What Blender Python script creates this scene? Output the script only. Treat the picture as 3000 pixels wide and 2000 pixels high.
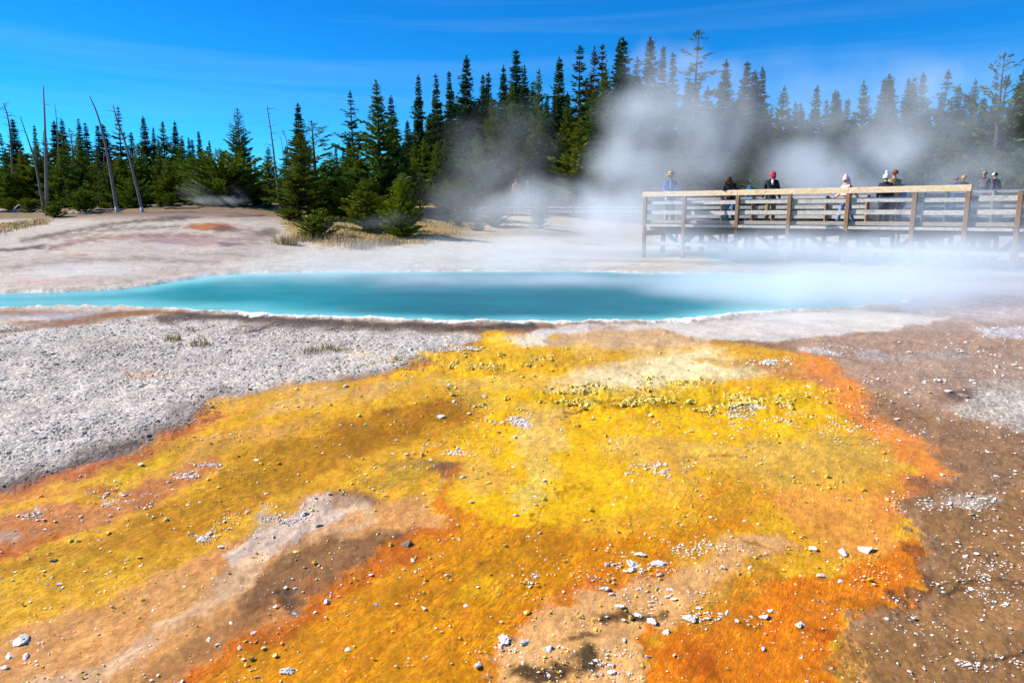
import bpy, bmesh, math, random
import numpy as np
from mathutils import Vector, Matrix

for o in list(bpy.data.objects):
    bpy.data.objects.remove(o, do_unlink=True)
scene = bpy.context.scene
COL = scene.collection
R = math.radians
random.seed(7)
RNG = np.random.default_rng(11)

# ------------------------------------------------------------------ camera
CAMZ, FPX, PITCH = 2.4, 2080.0, R(10.22)
cam_d = bpy.data.cameras.new("camera")
cam_d.sensor_width = 36.0
cam_d.lens = FPX / 3000.0 * 36.0
cam_d.clip_start, cam_d.clip_end = 0.1, 3000.0
cam = bpy.data.objects.new("camera", cam_d)
COL.objects.link(cam)
cam.location = (0, 0, CAMZ)
cam.rotation_euler = (math.pi / 2 - PITCH, 0, 0)
scene.camera = cam

# ------------------------------------------------------------------ sky, sun, exposure
SUN_EL, SUN_AZ = R(37), R(-80)          # azimuth from +Y, clockwise: the sun stands to the left, a little ahead
world = bpy.data.worlds.new("World")
scene.world = world
world.use_nodes = True
wn, wl = world.node_tree.nodes, world.node_tree.links
wn.clear()
w_out = wn.new("ShaderNodeOutputWorld")
w_bg = wn.new("ShaderNodeBackground")
w_bg.inputs["Strength"].default_value = 0.085
sky = wn.new("ShaderNodeTexSky")
sky.sky_type = 'NISHITA'
sky.sun_disc = False
sky.sun_elevation = SUN_EL
sky.sun_rotation = SUN_AZ
sky.altitude = 2300
sky.air_density, sky.dust_density, sky.ozone_density = 1.0, 0.3, 1.6
hs = wn.new("ShaderNodeHueSaturation")
hs.inputs["Saturation"].default_value = 1.42
hs.inputs["Value"].default_value = 1.0
hs.inputs["Hue"].default_value = 0.495
wl.new(sky.outputs[0], hs.inputs["Color"])
pol = wn.new("ShaderNodeMix")          # the deep blue of a polarised, saturated sky
pol.data_type = 'RGBA'
pol.blend_type = 'MULTIPLY'
pol.inputs["Factor"].default_value = 1.0
pol.inputs["B"].default_value = (0.18, 0.91, 1.30, 1)
wl.new(hs.outputs[0], pol.inputs["A"])
# thin cirrus streaks
tc = wn.new("ShaderNodeTexCoord")
mp = wn.new("ShaderNodeMapping")
mp.inputs["Rotation"].default_value = (0, R(-4), 0)
mp.inputs["Scale"].default_value = (0.9, 0.9, 18.0)
wl.new(tc.outputs["Generated"], mp.inputs["Vector"])
cn = wn.new("ShaderNodeTexNoise")
cn.inputs["Scale"].default_value = 1.6
cn.inputs["Detail"].default_value = 6
cn.inputs["Roughness"].default_value = 0.55
cn.inputs["Distortion"].default_value = 0.4
wl.new(mp.outputs[0], cn.inputs["Vector"])
cr = wn.new("ShaderNodeMapRange")
cr.inputs["From Min"].default_value = 0.47
cr.inputs["From Max"].default_value = 0.80
cr.inputs["To Max"].default_value = 0.11
wl.new(cn.outputs["Fac"], cr.inputs["Value"])
cm = wn.new("ShaderNodeMix")
cm.data_type = 'RGBA'
cm.inputs["B"].default_value = (4.5, 6.2, 8.2, 1)
wl.new(cr.outputs[0], cm.inputs["Factor"])
wl.new(pol.outputs["Result"], cm.inputs["A"])
wl.new(cm.outputs["Result"], w_bg.inputs["Color"])
wl.new(w_bg.outputs[0], w_out.inputs["Surface"])

sun_d = bpy.data.lights.new("sun", 'SUN')
sun_d.energy = 5.0
sun_d.angle = R(0.53)
sun_d.color = (1.0, 0.95, 0.87)
sun = bpy.data.objects.new("sun", sun_d)
COL.objects.link(sun)
SUN_TO = Vector((math.sin(SUN_AZ) * math.cos(SUN_EL), math.cos(SUN_AZ) * math.cos(SUN_EL), math.sin(SUN_EL)))
sun.rotation_euler = (-SUN_TO).to_track_quat('-Z', 'Y').to_euler()

scene.view_settings.view_transform = 'Standard'
scene.view_settings.look = 'None'
scene.view_settings.exposure = 0.72
scene.view_settings.gamma = 1.0
cy = scene.cycles
cy.use_denoising = True
cy.max_bounces = 6
cy.diffuse_bounces = 2
cy.glossy_bounces = 2
cy.transmission_bounces = 2
cy.transparent_max_bounces = 4
cy.volume_bounces = 3
cy.volume_max_steps = 256
cy.caustics_reflective = cy.caustics_refractive = False
cy.sample_clamp_indirect = 4.0

# ------------------------------------------------------------------ helpers
CP, SP = math.cos(PITCH), math.sin(PITCH)

def ray(px, py):
    u = (np.asarray(px, float) - 1500) / FPX
    v = (np.asarray(py, float) - 1000) / FPX
    return u, CP - v * SP, -SP - v * CP

def at(px, py, Y):
    """the point at ground distance Y on the sight line of photograph pixel (px, py)"""
    dx, dy, dz = ray(px, py)
    t = Y / dy
    return dx * t, Y + 0 * t, CAMZ + dz * t

def to_px(x, y, z):
    zz = z - CAMZ
    d = y * CP - zz * SP
    up = y * SP + zz * CP
    d = np.maximum(d, 0.05)
    return 1500 + FPX * x / d, 1000 - FPX * up / d

def lin(c):
    c = np.asarray(c, float) / 255.0
    return np.where(c <= 0.04045, c / 12.92, ((c + 0.055) / 1.055) ** 2.4)

def _hash(ix, iy, s):
    h = (ix * 374761393 + iy * 668265263 + s * 2147483647) & 0xFFFFFFFF
    h = ((h ^ (h >> 13)) * 1274126177) & 0xFFFFFFFF
    return (h ^ (h >> 16)) & 0xFFFF

def vnoise(x, y, s=0):
    ix, iy = np.floor(x).astype(np.int64), np.floor(y).astype(np.int64)
    fx, fy = x - ix, y - iy
    ux, uy = fx * fx * fx * (fx * (fx * 6 - 15) + 10), fy * fy * fy * (fy * (fy * 6 - 15) + 10)
    def g(ax, ay):
        a = _hash(ix + ax, iy + ay, s) * (2 * math.pi / 65536.0)
        return np.cos(a) * (fx - ax) + np.sin(a) * (fy - ay)
    n0 = g(0, 0) + ux * (g(1, 0) - g(0, 0))
    n1 = g(0, 1) + ux * (g(1, 1) - g(0, 1))
    return (n0 + uy * (n1 - n0)) * 1.45

def fbm(x, y, o=4, s=0, r=0.5):
    a, t, f = 1.0, 0.0, 1.0
    for k in range(o):
        t = t + a * vnoise(x * f + 17.3 * k, y * f - 9.1 * k, s + k)
        a *= r
        f *= 2.03
    return t

def sstep(a, b, x):
    t = np.clip((x - a) / (b - a), 0, 1)
    return t * t * (3 - 2 * t)

def tag(o, label=None, cat=None, group=None, kind=None):
    if label: o["label"] = label
    if cat: o["category"] = cat
    if group: o["group"] = group
    if kind: o["kind"] = kind
    return o

def empty(name, loc, rz=0.0):
    o = bpy.data.objects.new(name, None)
    COL.objects.link(o)
    o.location = loc
    o.rotation_euler = (0, 0, rz)
    o.empty_display_size = 0.2
    return o

def link(name, me, mat=None, parent=None):
    o = bpy.data.objects.new(name, me)
    COL.objects.link(o)
    if mat is not None and not me.materials:
        me.materials.append(mat)
    if parent is not None:
        o.parent = parent
    return o

def np_mesh(name, V, F, smooth=True, attrs=None):
    """V (n,3), F (m,k) of equal corner count"""
    V = np.ascontiguousarray(V, np.float32)
    F = np.ascontiguousarray(F, np.int32)
    me = bpy.data.meshes.new(name)
    me.vertices.add(len(V))
    me.vertices.foreach_set("co", V.ravel())
    k = F.shape[1]
    me.loops.add(F.size)
    me.loops.foreach_set("vertex_index", F.ravel())
    me.polygons.add(len(F))
    me.polygons.foreach_set("loop_start", np.arange(0, F.size, k, dtype=np.int32))
    me.polygons.foreach_set("loop_total", np.full(len(F), k, np.int32))
    me.polygons.foreach_set("use_smooth", np.full(len(F), smooth, bool))
    me.update(calc_edges=True)
    for an, arr in (attrs or {}).items():
        if arr.ndim == 2:
            a = me.attributes.new(an, 'FLOAT_COLOR', 'POINT')
            a.data.foreach_set("color", np.ascontiguousarray(np.c_[arr, np.ones(len(arr))], np.float32).ravel())
        else:
            a = me.attributes.new(an, 'FLOAT', 'POINT')
            a.data.foreach_set("value", np.ascontiguousarray(arr, np.float32))
    return me

class MB:
    """collects boxes, tubes and lathes, then builds them as one mesh"""
    def __init__(self):
        self.bm = bmesh.new()
    def box(self, c, s, rz=0.0, rot=None):
        M = Matrix.Translation(c) @ (rot.to_4x4() if rot is not None else Matrix.Rotation(rz, 4, 'Z')) @ Matrix.Diagonal((s[0], s[1], s[2], 1))
        bmesh.ops.create_cube(self.bm, size=1.0, matrix=M)
    def beam(self, p, q, w, h, up=Vector((0, 0, 1))):
        p, q = Vector(p), Vector(q)
        d = (q - p)
        L = d.length
        d.normalize()
        s = d.cross(up)
        if s.length < 1e-4: s = Vector((1, 0, 0))
        s.normalize()
        u = s.cross(d)
        rot = Matrix((d, s, u)).transposed()
        self.box((p + q) / 2, (L, w, h), rot=rot)
    def tube(self, pts, rad, seg=8, caps=True):
        rings = []
        pts = [Vector(p) for p in pts]
        n = len(pts)
        for i, p in enumerate(pts):
            t = (pts[min(i + 1, n - 1)] - pts[max(i - 1, 0)])
            if t.length < 1e-7: t = Vector((0, 0, 1))
            t.normalize()
            a = Vector((0, 1, 0)) if abs(t.y) < 0.9 else Vector((1, 0, 0))
            s = t.cross(a).normalized()
            u = s.cross(t)
            rings.append([self.bm.verts.new(p + (s * math.cos(2 * math.pi * k / seg) + u * math.sin(2 * math.pi * k / seg)) * rad[i]) for k in range(seg)])
        for i in range(n - 1):
            for k in range(seg):
                self.bm.faces.new((rings[i][k], rings[i][(k + 1) % seg], rings[i + 1][(k + 1) % seg], rings[i + 1][k]))
        if caps:
            self.bm.faces.new(rings[0][::-1])
            self.bm.faces.new(rings[-1])
    def lathe(self, prof, M=Matrix(), seg=20, sy=1.0):
        rings = []
        for r, z in prof:
            rings.append([self.bm.verts.new(M @ Vector((r * math.cos(2 * math.pi * k / seg), sy * r * math.sin(2 * math.pi * k / seg), z))) for k in range(seg)])
        for i in range(len(rings) - 1):
            for k in range(seg):
                self.bm.faces.new((rings[i][k], rings[i][(k + 1) % seg], rings[i + 1][(k + 1) % seg], rings[i + 1][k]))
        self.bm.faces.new(rings[0][::-1])
        self.bm.faces.new(rings[-1])
    def ball(self, c, r, sub=2, s=(1, 1, 1)):
        M = Matrix.Translation(c) @ Matrix.Diagonal((s[0], s[1], s[2], 1))
        bmesh.ops.create_icosphere(self.bm, subdivisions=sub, radius=r, matrix=M)
    def add(self, me):
        self.bm.from_mesh(me)
    def build(self, name, mat, parent=None, smooth=False, bevel=0.0):
        if bevel:
            bmesh.ops.bevel(self.bm, geom=[e for e in self.bm.edges], offset=bevel, segments=1, affect='EDGES', profile=0.5)
        bmesh.ops.recalc_face_normals(self.bm, faces=self.bm.faces)
        me = bpy.data.meshes.new(name)
        self.bm.to_mesh(me)
        self.bm.free()
        if smooth:
            me.polygons.foreach_set("use_smooth", [True] * len(me.polygons))
        return link(name, me, mat, parent)

# node helpers
def new_mat(name):
    m = bpy.data.materials.new(name)
    m.use_nodes = True
    nt = m.node_tree
    b = nt.nodes["Principled BSDF"]
    return m, nt, b

def nd(nt, typ, ins=None, **kw):
    n = nt.nodes.new(typ)
    for k, v in kw.items():
        setattr(n, k, v)
    for k, v in (ins or {}).items():
        if isinstance(v, bpy.types.NodeSocket):
            nt.links.new(v, n.inputs[k])
        else:
            n.inputs[k].default_value = v
    return n

def mathn(nt, op, a, b=None, c=None, clamp=False):
    n = nt.nodes.new("ShaderNodeMath")
    n.operation = op
    n.use_clamp = clamp
    for i, v in enumerate((a, b, c)):
        if v is None: continue
        if isinstance(v, bpy.types.NodeSocket): nt.links.new(v, n.inputs[i])
        else: n.inputs[i].default_value = v
    return n.outputs[0]

def mixc(nt, fac, a, b, blend='MIX'):
    n = nt.nodes.new("ShaderNodeMix")
    n.data_type = 'RGBA'
    n.blend_type = blend
    for k, v in (("Factor", fac), ("A", a), ("B", b)):
        if isinstance(v, bpy.types.NodeSocket): nt.links.new(v, n.inputs[k])
        else: n.inputs[k].default_value = v if k == "Factor" else (*v[:3], 1)
    return n.outputs["Result"]

def maprange(nt, v, a, b, c=0.0, d=1.0):
    n = nt.nodes.new("ShaderNodeMapRange")
    nt.links.new(v, n.inputs["Value"])
    for k, x in (("From Min", a), ("From Max", b), ("To Min", c), ("To Max", d)):
        n.inputs[k].default_value = x
    return n.outputs[0]

KALB = 0.80
def alb(r, g, b):
    return np.clip(lin((r, g, b)) * KALB, 0.0, 0.86)

# ------------------------------------------------------------------ terrain shape
WATER_Z = 0.80
near_px = [(-500, 890), (-250, 897), (0, 905), (200, 899), (420, 904), (500, 908), (650, 914), (800, 925), (1000, 933), (1200, 938), (1300, 942), (1500, 944), (1700, 945),
           (1900, 943), (2030, 936), (2110, 925), (2200, 916), (2350, 909), (2500, 903), (2620, 895)]
far_px = [(2700, 870), (2640, 845), (2500, 826), (2300, 810), (2100, 803), (1900, 801), (1700, 795), (1500, 795), (1200, 797), (900, 799), (700, 803), (600, 811),
          (500, 826), (380, 845), (280, 851), (150, 857), (0, 860), (-250, 866), (-500, 874)]

def water_pt(px, py):
    dx, dy, dz = ray(px, py)
    t = (WATER_Z - CAMZ) / dz
    return float(dx * t), float(dy * t)
POOL = np.array([water_pt(*p) for p in near_px + far_px])
NEAR_N = len(near_px)

def sdf_poly(P, x, y):
    n = len(P)
    d = np.full(x.shape, 1e18)
    ins = np.zeros(x.shape, bool)
    for i in range(n):
        ax, ay = P[i]
        bx, by = P[(i + 1) % n]
        ex, ey = bx - ax, by - ay
        wx, wy = x - ax, y - ay
        t = np.clip((wx * ex + wy * ey) / (ex * ex + ey * ey + 1e-12), 0, 1)
        dx, dy = wx - ex * t, wy - ey * t
        d = np.minimum(d, dx * dx + dy * dy)
        if ay != by:
            c = ((ay <= y) & (by > y)) | ((by <= y) & (ay > y))
            xi = ax + (y - ay) * ex / ey
            ins ^= c & (x < xi)
    d = np.sqrt(d)
    return np.where(ins, -d, d)

def dist_line(P, x, y):
    d = np.full(x.shape, 1e18)
    for i in range(len(P) - 1):
        ax, ay = P[i]
        bx, by = P[i + 1]
        ex, ey = bx - ax, by - ay
        t = np.clip(((x - ax) * ex + (y - ay) * ey) / (ex * ex + ey * ey + 1e-12), 0, 1)
        d = np.minimum(d, (x - ax - ex * t) ** 2 + (y - ay - ey * t) ** 2)
    return np.sqrt(d)

FORE = [(-60, -0.3), (0, -0.12), (2.0, -0.06), (3.3, 0.0), (5.0, 0.20), (6.9, 0.45), (9.0, 0.70), (10.3, 0.83)]
cols = {  # photograph column -> (row, ground distance) beyond the pool
    -200: [(812, 16.5), (730, 21), (668, 28), (632, 38), (618, 55)],
    0:    [(808, 16.5), (725, 21), (664, 28), (628, 38), (612, 55)],
    300:  [(792, 18), (712, 23), (655, 29), (620, 38), (605, 55)],
    620:  [(765, 20.5), (715, 24), (655, 30), (612, 38), (592, 55)],
    900:  [(765, 21), (728, 25), (680, 29.5), (640, 36), (600, 45), (588, 55)],
    1200: [(768, 21.5), (735, 25), (692, 29.5), (645, 36), (605, 43), (588, 55)],
    1500: [(770, 22), (742, 25.5), (698, 31), (632, 40), (596, 55)],
    1900: [(772, 22), (748, 26), (715, 33), (655, 42), (608, 60)],
    2300: [(785, 20.5), (758, 24), (728, 30), (690, 40), (632, 60)],
    2700: [(800, 18), (768, 22), (734, 30), (700, 40), (640, 60)],
    3000: [(830, 15), (785, 20), (740, 30), (704, 40), (645, 60)],
    3300: [(830, 15), (785, 20), (740, 30), (704, 40), (650, 60)],
}
YG = np.r_[np.linspace(-60, 0, 7), np.linspace(1, 70, 140), 100, 200, 400, 1000]
_as, _prof = [], []
for px, rows in cols.items():
    pts = list(FORE)
    for py, Y in rows:
        pts.append((Y, float(at(px, py, Y)[2])))
    zl = pts[-1][1]
    pts += [(70, zl + 0.15), (110, zl + 0.4), (1000, zl + 2.5)]
    yy, zz = zip(*pts)
    p = np.interp(YG, yy, zz)
    k = np.array([1, 2, 3, 2, 1.0]); k /= k.sum()
    q = p.copy()
    q[9:-6] = np.convolve(p, k, 'same')[9:-6]
    _as.append((px - 1500) / FPX / (CP + 0.1 * SP))
    _prof.append(q)
_as, _prof = np.array(_as), np.array(_prof)

def terrain(x, y, micro=True):
    x, y = np.asarray(x, float), np.asarray(y, float)
    a = np.clip(x / np.maximum(y, 1.0), _as[0], _as[-1])
    i = np.clip(np.searchsorted(_as, a) - 1, 0, len(_as) - 2)
    t = (a - _as[i]) / (_as[i + 1] - _as[i])
    t = t * t * (3 - 2 * t)
    # bilinear lookup on the YG axis
    j = np.clip(np.searchsorted(YG, y) - 1, 0, len(YG) - 2)
    f = np.clip((y - YG[j]) / (YG[j + 1] - YG[j]), 0, 1)
    z0 = _prof[i, j] * (1 - f) + _prof[i, j + 1] * f
    z1 = _prof[i + 1, j] * (1 - f) + _prof[i + 1, j + 1] * f
    z = z0 * (1 - t) + z1 * t
    z = z + 0.05 * fbm(x * 0.35, y * 0.35, 3, 3) * sstep(2, 6, y) + 0.10 * fbm(x * 0.16, y * 0.16, 2, 23) * sstep(22, 32, y)
    # the basin
    near = (np.abs(x) < 25) & (y > 5) & (y < 26)
    if np.any(near):
        xs, ys = x[near] if x.ndim else x, y[near] if y.ndim else y
        wob = 0.10 * fbm(xs * 1.7, ys * 1.7, 3, 5)
        sd = sdf_poly(POOL, xs, ys) + wob
        zz = z[near] if z.ndim else z
        shore = np.exp(-np.maximum(sd, 0) / 0.9)
        zz = zz * (1 - shore) + shore * (WATER_Z + 0.015)
        lip = np.exp(-((sd - 0.13) / 0.12) ** 2) * 0.035
        inside = sstep(0.02, -0.9, sd)
        zz = zz + lip - inside * 0.75
        if z.ndim: z[near] = zz
        else: z = zz
    return z

def ground_hit(px, py):
    """where the sight line of a photograph pixel meets the terrain"""
    px, py = np.atleast_1d(np.asarray(px, float)), np.atleast_1d(np.asarray(py, float))
    dx, dy, dz = ray(px, py)
    lo, hi = np.full(px.shape, 2.0), np.full(px.shape, 2.0)
    done = np.zeros(px.shape, bool)
    Y = 2.0
    while Y < 90 and not done.all():
        Yn = Y * 1.02 + 0.01
        t = Yn / dy
        below = (CAMZ + dz * t) < terrain(dx * t, np.full(px.shape, Yn))
        new = below & ~done
        lo[new], hi[new] = Y, Yn
        done |= below
        Y = Yn
    lo[~done] = hi[~done] = 90
    for _ in range(12):
        m = (lo + hi) / 2
        t = m / dy
        b = (CAMZ + dz * t) < terrain(dx * t, m)
        hi = np.where(b, m, hi)
        lo = np.where(b, lo, m)
    m = (lo + hi) / 2
    t = m / dy
    return dx * t, m, terrain(dx * t, m)

def gz(x, y):
    return float(terrain(np.array([x]), np.array([y]))[0])
# ------------------------------------------------------------------ ground sheet
def build_ground():
    th = np.r_[np.linspace(-180, -46, 40), np.linspace(-43, 43, 1320), np.linspace(46, 180, 40)[:-1]]
    th = np.radians(th)
    rr = [0.05, 0.6, 1.2, 1.8, 2.3]
    while rr[-1] < 70:
        r = rr[-1]
        rr.append(r + min(max(r * r / 1250.0, 0.007), 0.22 if r < 45 else 0.6))
    rr += [80, 95, 120, 160, 220, 320, 480, 720, 1100]
    rr = np.array(rr)
    T, Rr = np.meshgrid(th, rr)
    X, Y = (Rr * np.sin(T)).ravel(), (Rr * np.cos(T)).ravel()
    nt_, nr = len(th), len(rr)
    Z = terrain(X, Y)
    N = len(X)
    # ---- colour zones of the crust and the bacterial mats, each an outline on the ground
    wx = X + 0.17 * fbm(X * 1.1, Y * 1.1, 4, 31) + 0.07 * fbm(X * 5, Y * 5, 5, 37, 0.62)
    wy = Y + 0.17 * fbm(X * 1.1 + 50, Y * 1.1, 4, 41) + 0.07 * fbm(X * 5 + 70, Y * 5, 5, 47, 0.62)
    u, v = to_px(wx, wy, Z)
    front = (Y > 1.5) & (np.abs(X) < Y * 1.3)
    u = np.where(front, u, 1e6)
    col = np.tile(alb(140, 115, 95), (N, 1))
    wet = np.full(N, 0.35)
    grav = np.full(N, 0.3)
    flow = np.zeros(N)

    def apply(w, idx, c, wt, gr, fl):
        w = w[:, None]
        if c is not None: col[idx] = col[idx] * (1 - w) + alb(*c) * w
        w = w[:, 0]
        if wt is not None: wet[idx] = wet[idx] * (1 - w) + wt * w
        if gr is not None: grav[idx] = grav[idx] * (1 - w) + gr * w
        if fl is not None: flow[idx] = flow[idx] * (1 - w) + fl * w

    def poly(P, c, soft=18, a=1.0, wt=None, gr=None, fl=None, br=0.0):
        soft = soft * 0.75
        P = np.array(P, float)
        m = np.nonzero((u > P[:, 0].min() - 3 * soft) & (u < P[:, 0].max() + 3 * soft) & (v > P[:, 1].min() - 3 * soft) & (v < P[:, 1].max() + 3 * soft))[0]
        if not len(m): return
        sd = sdf_poly(P, u[m], v[m])
        if br: sd = sd + br * fbm(X[m] * 3.1, Y[m] * 3.1, 4, 61)
        apply(a * sstep(soft, -soft, sd), m, c, wt, gr, fl)

    def band(P, wd, c, soft=12, a=1.0, wt=None, gr=None, fl=None, br=0.0):
        P = np.array(P, float)
        e = wd + 3 * soft
        m = np.nonzero((u > P[:, 0].min() - e) & (u < P[:, 0].max() + e) & (v > P[:, 1].min() - e) & (v < P[:, 1].max() + e))[0]
        if not len(m): return
        sd = dist_line(P, u[m], v[m]) - wd
        if br: sd = sd + br * fbm(X[m] * 3.1, Y[m] * 3.1, 4, 67)
        apply(a * sstep(soft, -soft, sd), m, c, wt, gr, fl)

    def ell(cx, cy, rx, ry, c, a=1.0, soft=0.5, wt=None, gr=None, fl=None, br=0.35, rot=0.0):
        m = np.nonzero((np.abs(u - cx) < max(rx, ry) * 1.9) & (np.abs(v - cy) < max(rx, ry) * 1.9))[0]
        if not len(m): return
        du, dv = u[m] - cx, v[m] - cy
        cs, sn = math.cos(R(rot)), math.sin(R(rot))
        d = np.sqrt(((du * cs + dv * sn) / rx) ** 2 + ((-du * sn + dv * cs) / ry) ** 2)
        d = d + br * fbm(X[m] * 2.3, Y[m] * 2.3, 4, 71)
        apply(a * sstep(1 + soft * 0.5, 1 - soft, d), m, c, wt, gr, fl)

    # far bank, forest floor, dry grass bank
    poly([(-900, 640), (-900, 1000), (3900, 1000), (3900, 640)], (198, 185, 168), 20, wt=0.1, gr=0.5)
    poly([(-900, 560), (-900, 652), (150, 640), (420, 622), (700, 612), (840, 640), (880, 690), (950, 715), (1120, 722), (1300, 700), (1420, 690), (1700, 690), (1900, 660), (3900, 640), (3900, 560)], (138, 116, 86), 8, wt=0.05, gr=0.6)
    poly([(1250, 610), (1250, 690), (1400, 690), (2000, 680), (2000, 640), (1500, 620)], (190, 170, 140), 24, gr=0.6)
    poly([(2050, 630), (2150, 840), (3900, 900), (3900, 630)], (188, 176, 162), 150, wt=0.15, gr=0.7)
    poly([(820, 650), (850, 700), (960, 722), (1180, 716), (1320, 690), (1460, 640), (1500, 600), (1250, 590), (900, 600)], (168, 140, 88), 12, gr=0.4, br=18)
    poly([(-50, 655), (60, 650), (140, 640), (140, 655), (40, 672), (-50, 690)], (176, 148, 98), 6, br=6)
    # left far bank: pale sinter with rust and mauve streaks
    poly([(-300, 700), (300, 690), (620, 690), (830, 730), (700, 770), (300, 800), (-300, 830)], (198, 183, 168), 25)
    band([(-50, 735), (60, 730), (130, 720)], 4, (80, 68, 62), 4, 0.95, br=4)
    band([(60, 705), (200, 680), (300, 660), (430, 645), (540, 640)], 5, (108, 86, 70), 6, 0.9, br=6)
    band([(140, 730), (260, 700), (420, 690), (560, 690), (700, 700)], 6, (146, 104, 88), 9, 0.85, br=8)
    ell(530, 637, 70, 5, (100, 90, 88), 0.8)
    ell(620, 664, 85, 12, (160, 92, 45), 0.95, wt=0.6)
    ell(660, 672, 60, 10, (112, 74, 52), 0.7, wt=0.6)
    ell(600, 664, 30, 7, (196, 118, 40), 0.9, wt=0.6)
    ell(740, 690, 70, 22, (150, 128, 116), 0.6)
    ell(560, 708, 190, 13, (168, 134, 128), 0.75, wt=0.5, rot=2)
    ell(480, 722, 60, 8, (202, 194, 190), 0.8)
    ell(660, 716, 35, 7, (116, 108, 112), 0.8)
    ell(670, 690, 45, 9, (196, 180, 166), 0.8)
    ell(300, 762, 260, 10, (186, 172, 160), 0.6)
    ell(210, 750, 40, 7, (190, 160, 130), 0.7)
    ell(150, 822, 190, 10, (206, 178, 166), 0.7, wt=0.4)
    ell(650, 750, 90, 16, (190, 170, 158), 0.6)
    ell(700, 760, 20, 5, (198, 150, 138), 0.6)
    band([(0, 790), (200, 765), (420, 758), (640, 770)], 4, (150, 128, 112), 7, 0.7, br=7)
    band([(150, 700), (330, 672), (520, 664)], 4, (128, 104, 88), 6, 0.8, br=7)
    band([(60, 860 - 30), (250, 815), (480, 800), (700, 790)], 4, (196, 158, 140), 8, 0.7, br=7)
    ell(700, 633, 60, 4, (96, 88, 82), 0.6)
    ell(760, 631, 22, 3.5, (80, 74, 72), 0.8)
    ell(790, 680, 40, 14, (110, 90, 76), 0.7)
    band([(540, 746), (640, 742), (760, 752)], 3, (150, 134, 124), 6, 0.7, br=5)
    # near shore and foreground, all brown wet crust first
    poly([(-900, 905), (0, 908), (600, 915), (1000, 938), (1500, 948), (2050, 940), (2300, 925), (2700, 885), (3900, 850), (3900, 3000), (-900, 3000)], (152, 114, 78), 12, wt=0.55, gr=0.35)
    poly([(2300, 940), (2700, 890), (3900, 850), (3900, 1250), (3000, 1250), (2600, 1150), (2350, 1060)], (174, 142, 116), 60, wt=0.5)
    poly([(2600, 860), (3900, 820), (3900, 930), (2900, 940), (2650, 920)], (192, 178, 172), 25, wt=0.4)
    # grey pebbly crust on the left
    poly([(-700, 935), (0, 950), (180, 958), (420, 922), (900, 950), (1400, 978), (1410, 992), (1250, 1040), (1180, 1078), (1000, 1100), (760, 1140), (640, 1185), (560, 1245), (400, 1310), (180, 1385), (0, 1430), (-700, 1560)],
         (204, 193, 180), 14, wt=0.05, gr=1.0)
    ell(300, 1060, 360, 40, (188, 176, 164), 0.55, gr=1.0)
    ell(330, 1010, 130, 26, (176, 162, 148), 0.6, gr=1.0)
    ell(420, 1098, 110, 13, (206, 168, 136), 0.7)
    ell(380, 1086, 60, 7, (196, 150, 112), 0.6)
    ell(900, 1010, 240, 26, (190, 178, 164), 0.6, gr=1.0)
    ell(1050, 1045, 50, 14, (222, 190, 160), 0.7)
    ell(740, 965, 130, 10, (150, 126, 102), 0.6, rot=-6)
    band([(700, 982), (740, 970), (790, 960), (830, 945)], 4, (84, 66, 52), 5, 0.9, br=4)
    band([(-300, 1500), (0, 1435), (180, 1372), (400, 1295), (560, 1228), (640, 1176)], 26, (122, 100, 84), 34, 0.95, wt=0.3, gr=0.8, br=20)
    band([(-300, 1510), (0, 1440), (180, 1380), (360, 1318)], 12, (82, 70, 72), 22, 0.8, wt=0.5, br=12)
    band([(480, 1210), (560, 1180), (700, 1150)], 10, (150, 128, 110), 26, 0.7, br=14)
    # dark damp band under the white rim
    band([(300, 920), (420, 914), (520, 916), (600, 922)], 7, (146, 98, 50), 8, 0.95, wt=0.4, br=6)
    band([(480, 932), (650, 925), (800, 937), (1000, 950), (1200, 955), (1400, 958), (1560, 954)], 11, (84, 72, 62), 10, 0.97, wt=0.4, gr=0.7, br=8)
    band([(700, 946), (1000, 960), (1300, 970)], 9, (122, 104, 88), 14, 0.7, gr=0.8, br=8)
    band([(440, 940), (560, 934), (640, 934)], 4, (110, 80, 52), 7, 0.8, br=5)
    # milky pools beside the rim at left
    poly([(-400, 915), (60, 922), (200, 915), (350, 912), (240, 930), (140, 940), (0, 938), (-400, 950)], (186, 168, 154), 7, wt=0.8, gr=0.1)
    ell(95, 918, 50, 6, (176, 140, 120), 0.7, wt=0.8)
    band([(-100, 946), (60, 938), (150, 934)], 5, (214, 202, 176), 6, 0.8, br=5)
    band([(-200, 978), (40, 968), (130, 952), (240, 940)], 4, (150, 100, 62), 6, 0.8, br=5)

    # ---- bacterial mats
    MAT = [(1420, 976), (1600, 982), (2100, 1000), (2420, 1050), (2500, 1130), (2570, 1230), (2700, 1320), (2752, 1375), (2668, 1430), (2650, 1500), (2700, 1580), (2690, 1660), (2610, 1750), (2470, 1830), (2480, 2000), (2500, 2600), (-900, 2600), (-900, 1640),
           (-300, 1560), (0, 1462), (150, 1400), (330, 1350), (480, 1298), (560, 1252), (640, 1196), (760, 1150), (1000, 1112), (1185, 1088), (1290, 1042), (1390, 992)]
    poly(MAT, (238, 178, 34), 10, wt=0.7, gr=0.12, fl=0.8)
    band([(-300, 1560), (0, 1466), (180, 1404), (400, 1340), (540, 1268), (620, 1205)], 20, (196, 112, 58), 14, 0.95, br=14)
    band([(1150, 1100), (1260, 1065), (1380, 1000)], 8, (190, 112, 66), 8, 0.8, br=8)
    # tan flats under the milky sheet
    poly([(1560, 985), (1700, 958), (2060, 965), (2080, 1010), (1900, 1020), (1600, 1020)], (216, 176, 124), 14, fl=0.3)
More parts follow.
